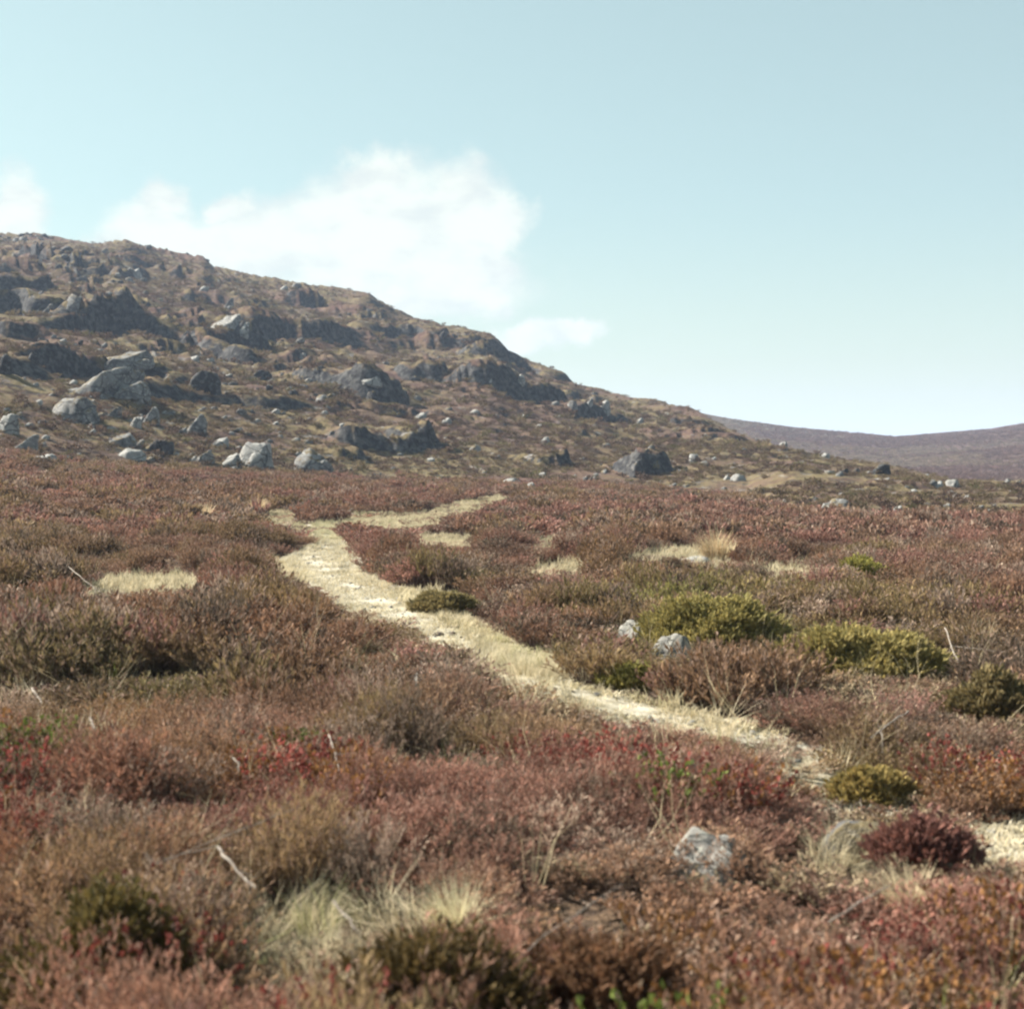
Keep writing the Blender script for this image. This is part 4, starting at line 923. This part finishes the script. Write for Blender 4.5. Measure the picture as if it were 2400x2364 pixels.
# ------------------------------------------------------------------ bushes that stand out from the heather
def bush(u, v, hw, hp, col, label, seed, leafy=True, fine=1.0):
    x, y, z = at(u, v, bup(v)); w = hw * y / F; h = hp * y / F + bup(v) + .02
    rs = np.random.RandomState(seed); n = int(np.clip(70 + w * 190, 70, 330)); VV, QQ, CC = [], [], []; off = 0
    size = min(.15 if y < 8 else .17, h * .5); w = max(w - size * .45, w * .5)
    base = [heath_arrays(seed + k, 22, size, size * .62, 9, .026 if y < 8 else .036, .006 if y < 8 else .0085, 1.1, .3) for k in range(4)]
    dx = rs.uniform(-1, 1, n * 2); dy = rs.uniform(-1, 1, n * 2); k = dx ** 2 + dy ** 2 < 1; dx, dy = dx[k], dy[k]
    lump = .74 + .42 * fbm(dx * 2.2, dy * 2.2, seed=seed, o=2)
    for a, b, l in zip(dx, dy, lump):
        px, py = a * w, b * w * .6; gz = 0
        hz = h * math.sqrt(max(0, 1 - .92 * (a * a + b * b))) * l - size * .75
        V, Q, C = base[rs.randint(4)]; s = rs.uniform(.85, 1.3); an = rs.uniform(0, 2 * pi); ca, sa = math.cos(an), math.sin(an)
        V = V * s; V = np.c_[V[:, 0] * ca - V[:, 1] * sa, V[:, 0] * sa + V[:, 1] * ca, V[:, 2]]
        V[:, 0] += V[:, 2] * a * .6; V[:, 1] += V[:, 2] * b * .6
        VV.append(V + np.array([px, py, max(hz, -.02)])); QQ.append(Q + off); C = C.copy(); C[:, 1] = np.clip(C[:, 1] * rs.uniform(.5, 1.1), 0, 1); CC.append(C); off += len(V)
    yc = y + w * .45; xc = x * yc / y; zc = float(zt([xc], [yc])[0])
    e = bpy.data.objects.new('bilberry_bush', None); sc.collection.objects.link(e); e.location = (xc, yc, zc - .02); tag(e, label, 'bush')
    m = foliage_mat('bush_foliage', (.12, .10, .06), (col[0] * 1.5, col[1] * 1.4, col[2] * 1.3), .25, tint=col, trans=.25)
    link('foliage', mesh_np('foliage', np.concatenate(VV), [np.concatenate(QQ)], m, False, np.concatenate(CC)), e)
    # woody stems inside
    V, F4 = [], []; off = 0
    for j in range(26):
        a = rs.uniform(0, 2 * pi); rr = rs.uniform(0, .7); tip = np.array([math.cos(a) * w * rr, math.sin(a) * w * rr * .6, h * .75 * math.sqrt(1 - rr * rr * .8)]); b0 = tip * np.array([.35, .35, 0]); t = .006
        pr = []
        for p, q in ((b0, t), (b0 * .5 + tip * .5 + rs.normal(0, .02, 3), t * .8), (tip, t * .3)):
            for s_ in range(4): pr.append(p + np.array([math.cos(s_ * pi / 2) * q, math.sin(s_ * pi / 2) * q, 0]))
        V += pr
        for l in range(2):
            for s_ in range(4): F4.append([off + l * 4 + s_, off + l * 4 + (s_ + 1) % 4, off + l * 4 + 4 + (s_ + 1) % 4, off + l * 4 + 4 + s_])
        off += 12
    link('stems', mesh_np('stems', np.array(V), [np.array(F4)], M_WOOD, True), e)
for i, (a, b, c, d, e_, f_) in enumerate(MOUNDS + REDB): bush(a, b, c, d, e_, f_, 700 + i * 10)

# ------------------------------------------------------------------ grass tussocks and dead branches
def tussock(u, v, hp, wp, label, col, seed, n=260):
    x, y, z = at(u, v, .14); h = hp * y / F + .12; r = wp * y / F
    e = grass_arrays(seed, n, h, r * .35, max(.0018, y * .00028), .9, .15)
    m = foliage_mat('tussock_blades', (.55, .47, .30), (min(1, col[0] * 1.2), col[1] * 1.2, col[2] * 1.2), .35, tint=col, trans=.3)
    o = link('grass_tussock', mesh_np('grass_tussock', e[0], [e[1]], m, False, e[2]), loc=(x, y, z)); tag(o, label, 'grass tussock')
tussock(1672, 1300, 85, 70, 'tall golden straw tussock behind the long low rock on the right', (.44, .34, .21), 1)
tussock(1705, 1296, 40, 50, 'short cream tussock at the right foot of the tall golden one', (.60, .50, .32), 2)
tussock(470, 1214, 46, 60, 'pale straw tussock in the far heather on the left', (.50, .38, .24), 3)
tussock(605, 1198, 40, 40, 'small straw tussock between the far left tussock and the path', (.52, .40, .26), 4)
tussock(1065, 2120, 90, 90, 'cream tussock in the near heather above the tall bottom bush', (.60, .55, .36), 5, 380)
tussock(2130, 2075, 90, 90, 'straw tussock at the foot of the dark red bush', (.50, .42, .28), 6, 380)
tussock(2300, 1490, 60, 60, 'pale tussock behind the dark green bush at the right edge', (.46, .38, .26), 7)
tussock(900, 1790, 50, 60, 'olive straw tussock right of the dark hollow', (.36, .32, .14), 8)

def branch(pts, rad, label, seed, up=.3):
    """pts: photo pixels; the branch lies on top of the heather"""
    u = np.array([p[0] for p in pts], float); v = np.array([p[1] for p in pts], float); X, Y, Z = hit(u, v, lambda a, b: zt(a, b) + up)
    P = np.c_[X, Y, Z]; Y0 = P[:, 1].mean()
    P[:, 1] = Y0 + (P[:, 1] - Y0) * .5; P[:, 0] = (u - CX) / F * P[:, 1]; P[:, 2] = HC - (v - VH) / F * P[:, 1]
    o0 = P[0].copy(); rs = np.random.RandomState(seed); V, Q = [], []; off = 0
    def tube(A, r0, r1):
        nonlocal off
        n = 10; t = np.linspace(0, len(A) - 1, n); c = np.c_[[np.interp(t, range(len(A)), A[:, k]) for k in range(3)]].T + rs.normal(0, r0 * .5, (n, 3))
        for i in range(n):
            d = c[min(i + 1, n - 1)] - c[max(i - 1, 0)]; d /= np.linalg.norm(d); a = np.cross(d, (0.1, 1, .2)); a /= np.linalg.norm(a); b = np.cross(d, a); r = r0 + (r1 - r0) * i / (n - 1)
            for k in range(6): V.append(c[i] + r * (a * math.cos(k * pi / 3) + b * math.sin(k * pi / 3)) - o0)
        for i in range(n - 1):
            for k in range(6): Q.append([off + i * 6 + k, off + i * 6 + (k + 1) % 6, off + i * 6 + 6 + (k + 1) % 6, off + i * 6 + 6 + k])
        off += n * 6
    rad *= .62; tube(P, rad, rad * .45)
    L = np.linalg.norm(P[-1] - P[0])
    for k in range(3):
        t = rs.uniform(.4, .9); s = P[0] + (P[-1] - P[0]) * t; d = (P[-1] - P[0]) / L * .6 + rs.normal(0, .4, 3); tube(np.array([s, s + d * L * rs.uniform(.15, .35)]), rad * .4, rad * .15)
    o = link('dead_branch', mesh_np('dead_branch', np.array(V), [np.array(Q)], M_WOOD, True), loc=tuple(o0)); tag(o, label, 'branch')
BR = [([(512, 1982), (548, 2030), (600, 2082)], .009, 'thick grey dead branch lying across a dark gap in the near left heather'),
      ([(512, 1982), (470, 1990), (380, 2012)], .004, 'thin pale twig going left from the thick grey branch'),
      ([(145, 1315), (180, 1345), (235, 1388)], .010, 'thin bleached branch left of the straw patch'),
      ([(2215, 1470), (2235, 1530), (2252, 1560)], .008, 'upright bleached branch behind the dark green bush'),
      ([(2130, 1665), (2075, 1700), (2040, 1730)], .008, 'bleached branch leaning in the heather right of the path end'),
      ([(255, 1165), (290, 1172), (320, 1182)], .030, 'whitish dead branch far off in the left heather'),
      ([(75, 1612), (85, 1630), (98, 1645)], .010, 'short white broken stick at the far left'),
      ([(212, 1680), (216, 1695), (222, 1710)], .008, 'short upright pale stick in the dark heather at left'),
      ([(770, 1722), (785, 1760), (795, 1805)], .005, 'thin grey twig in the dark hollow of the heather'),
      ([(545, 1775), (560, 1790), (560, 1805)], .005, 'small curled white twig in the olive heather'),
      ([(780, 2110), (815, 2150), (850, 2200)], .006, 'cream coloured stem in the near dead grass'),
      ([(350, 2030), (600, 1930), (700, 1890)], .003, 'long thin straw stem slanting over the near left heather'),
      ([(1200, 2260), (1290, 2180), (1460, 2070)], .004, 'long reddish stem slanting up from the bottom middle'),
      ([(1940, 2160), (2020, 2110), (2090, 2070)], .005, 'pale stem slanting below the flat grey rock')]
for i, (p, r, l) in enumerate(BR): branch(p, r, l, 800 + i)

# ------------------------------------------------------------------ haze
def haze():
    m = bpy.data.materials.new('haze_air'); m.use_nodes = True; g = G(m.node_tree); g.N.clear(); out = g.n('ShaderNodeOutputMaterial')
    v = g.n('ShaderNodeVolumePrincipled', {'Color': (.58, .72, 1.0, 1), 'Density': .0004, 'Anisotropy': .0}); g.L.new(v.outputs[0], out.inputs['Volume'])
    a, zl, zh = 5600.0, -60.0, 75.0
    V = np.array([(x, y, z) for z in (zl, zh) for y in (-a, a) for x in (-a, a)], float); f = np.array([(0, 2, 3, 1), (4, 5, 7, 6), (0, 1, 5, 4), (2, 6, 7, 3), (0, 4, 6, 2), (1, 3, 7, 5)])
    o = link('haze', mesh_np('haze', V, [f], m)); tag(o, kind='stuff')
haze()
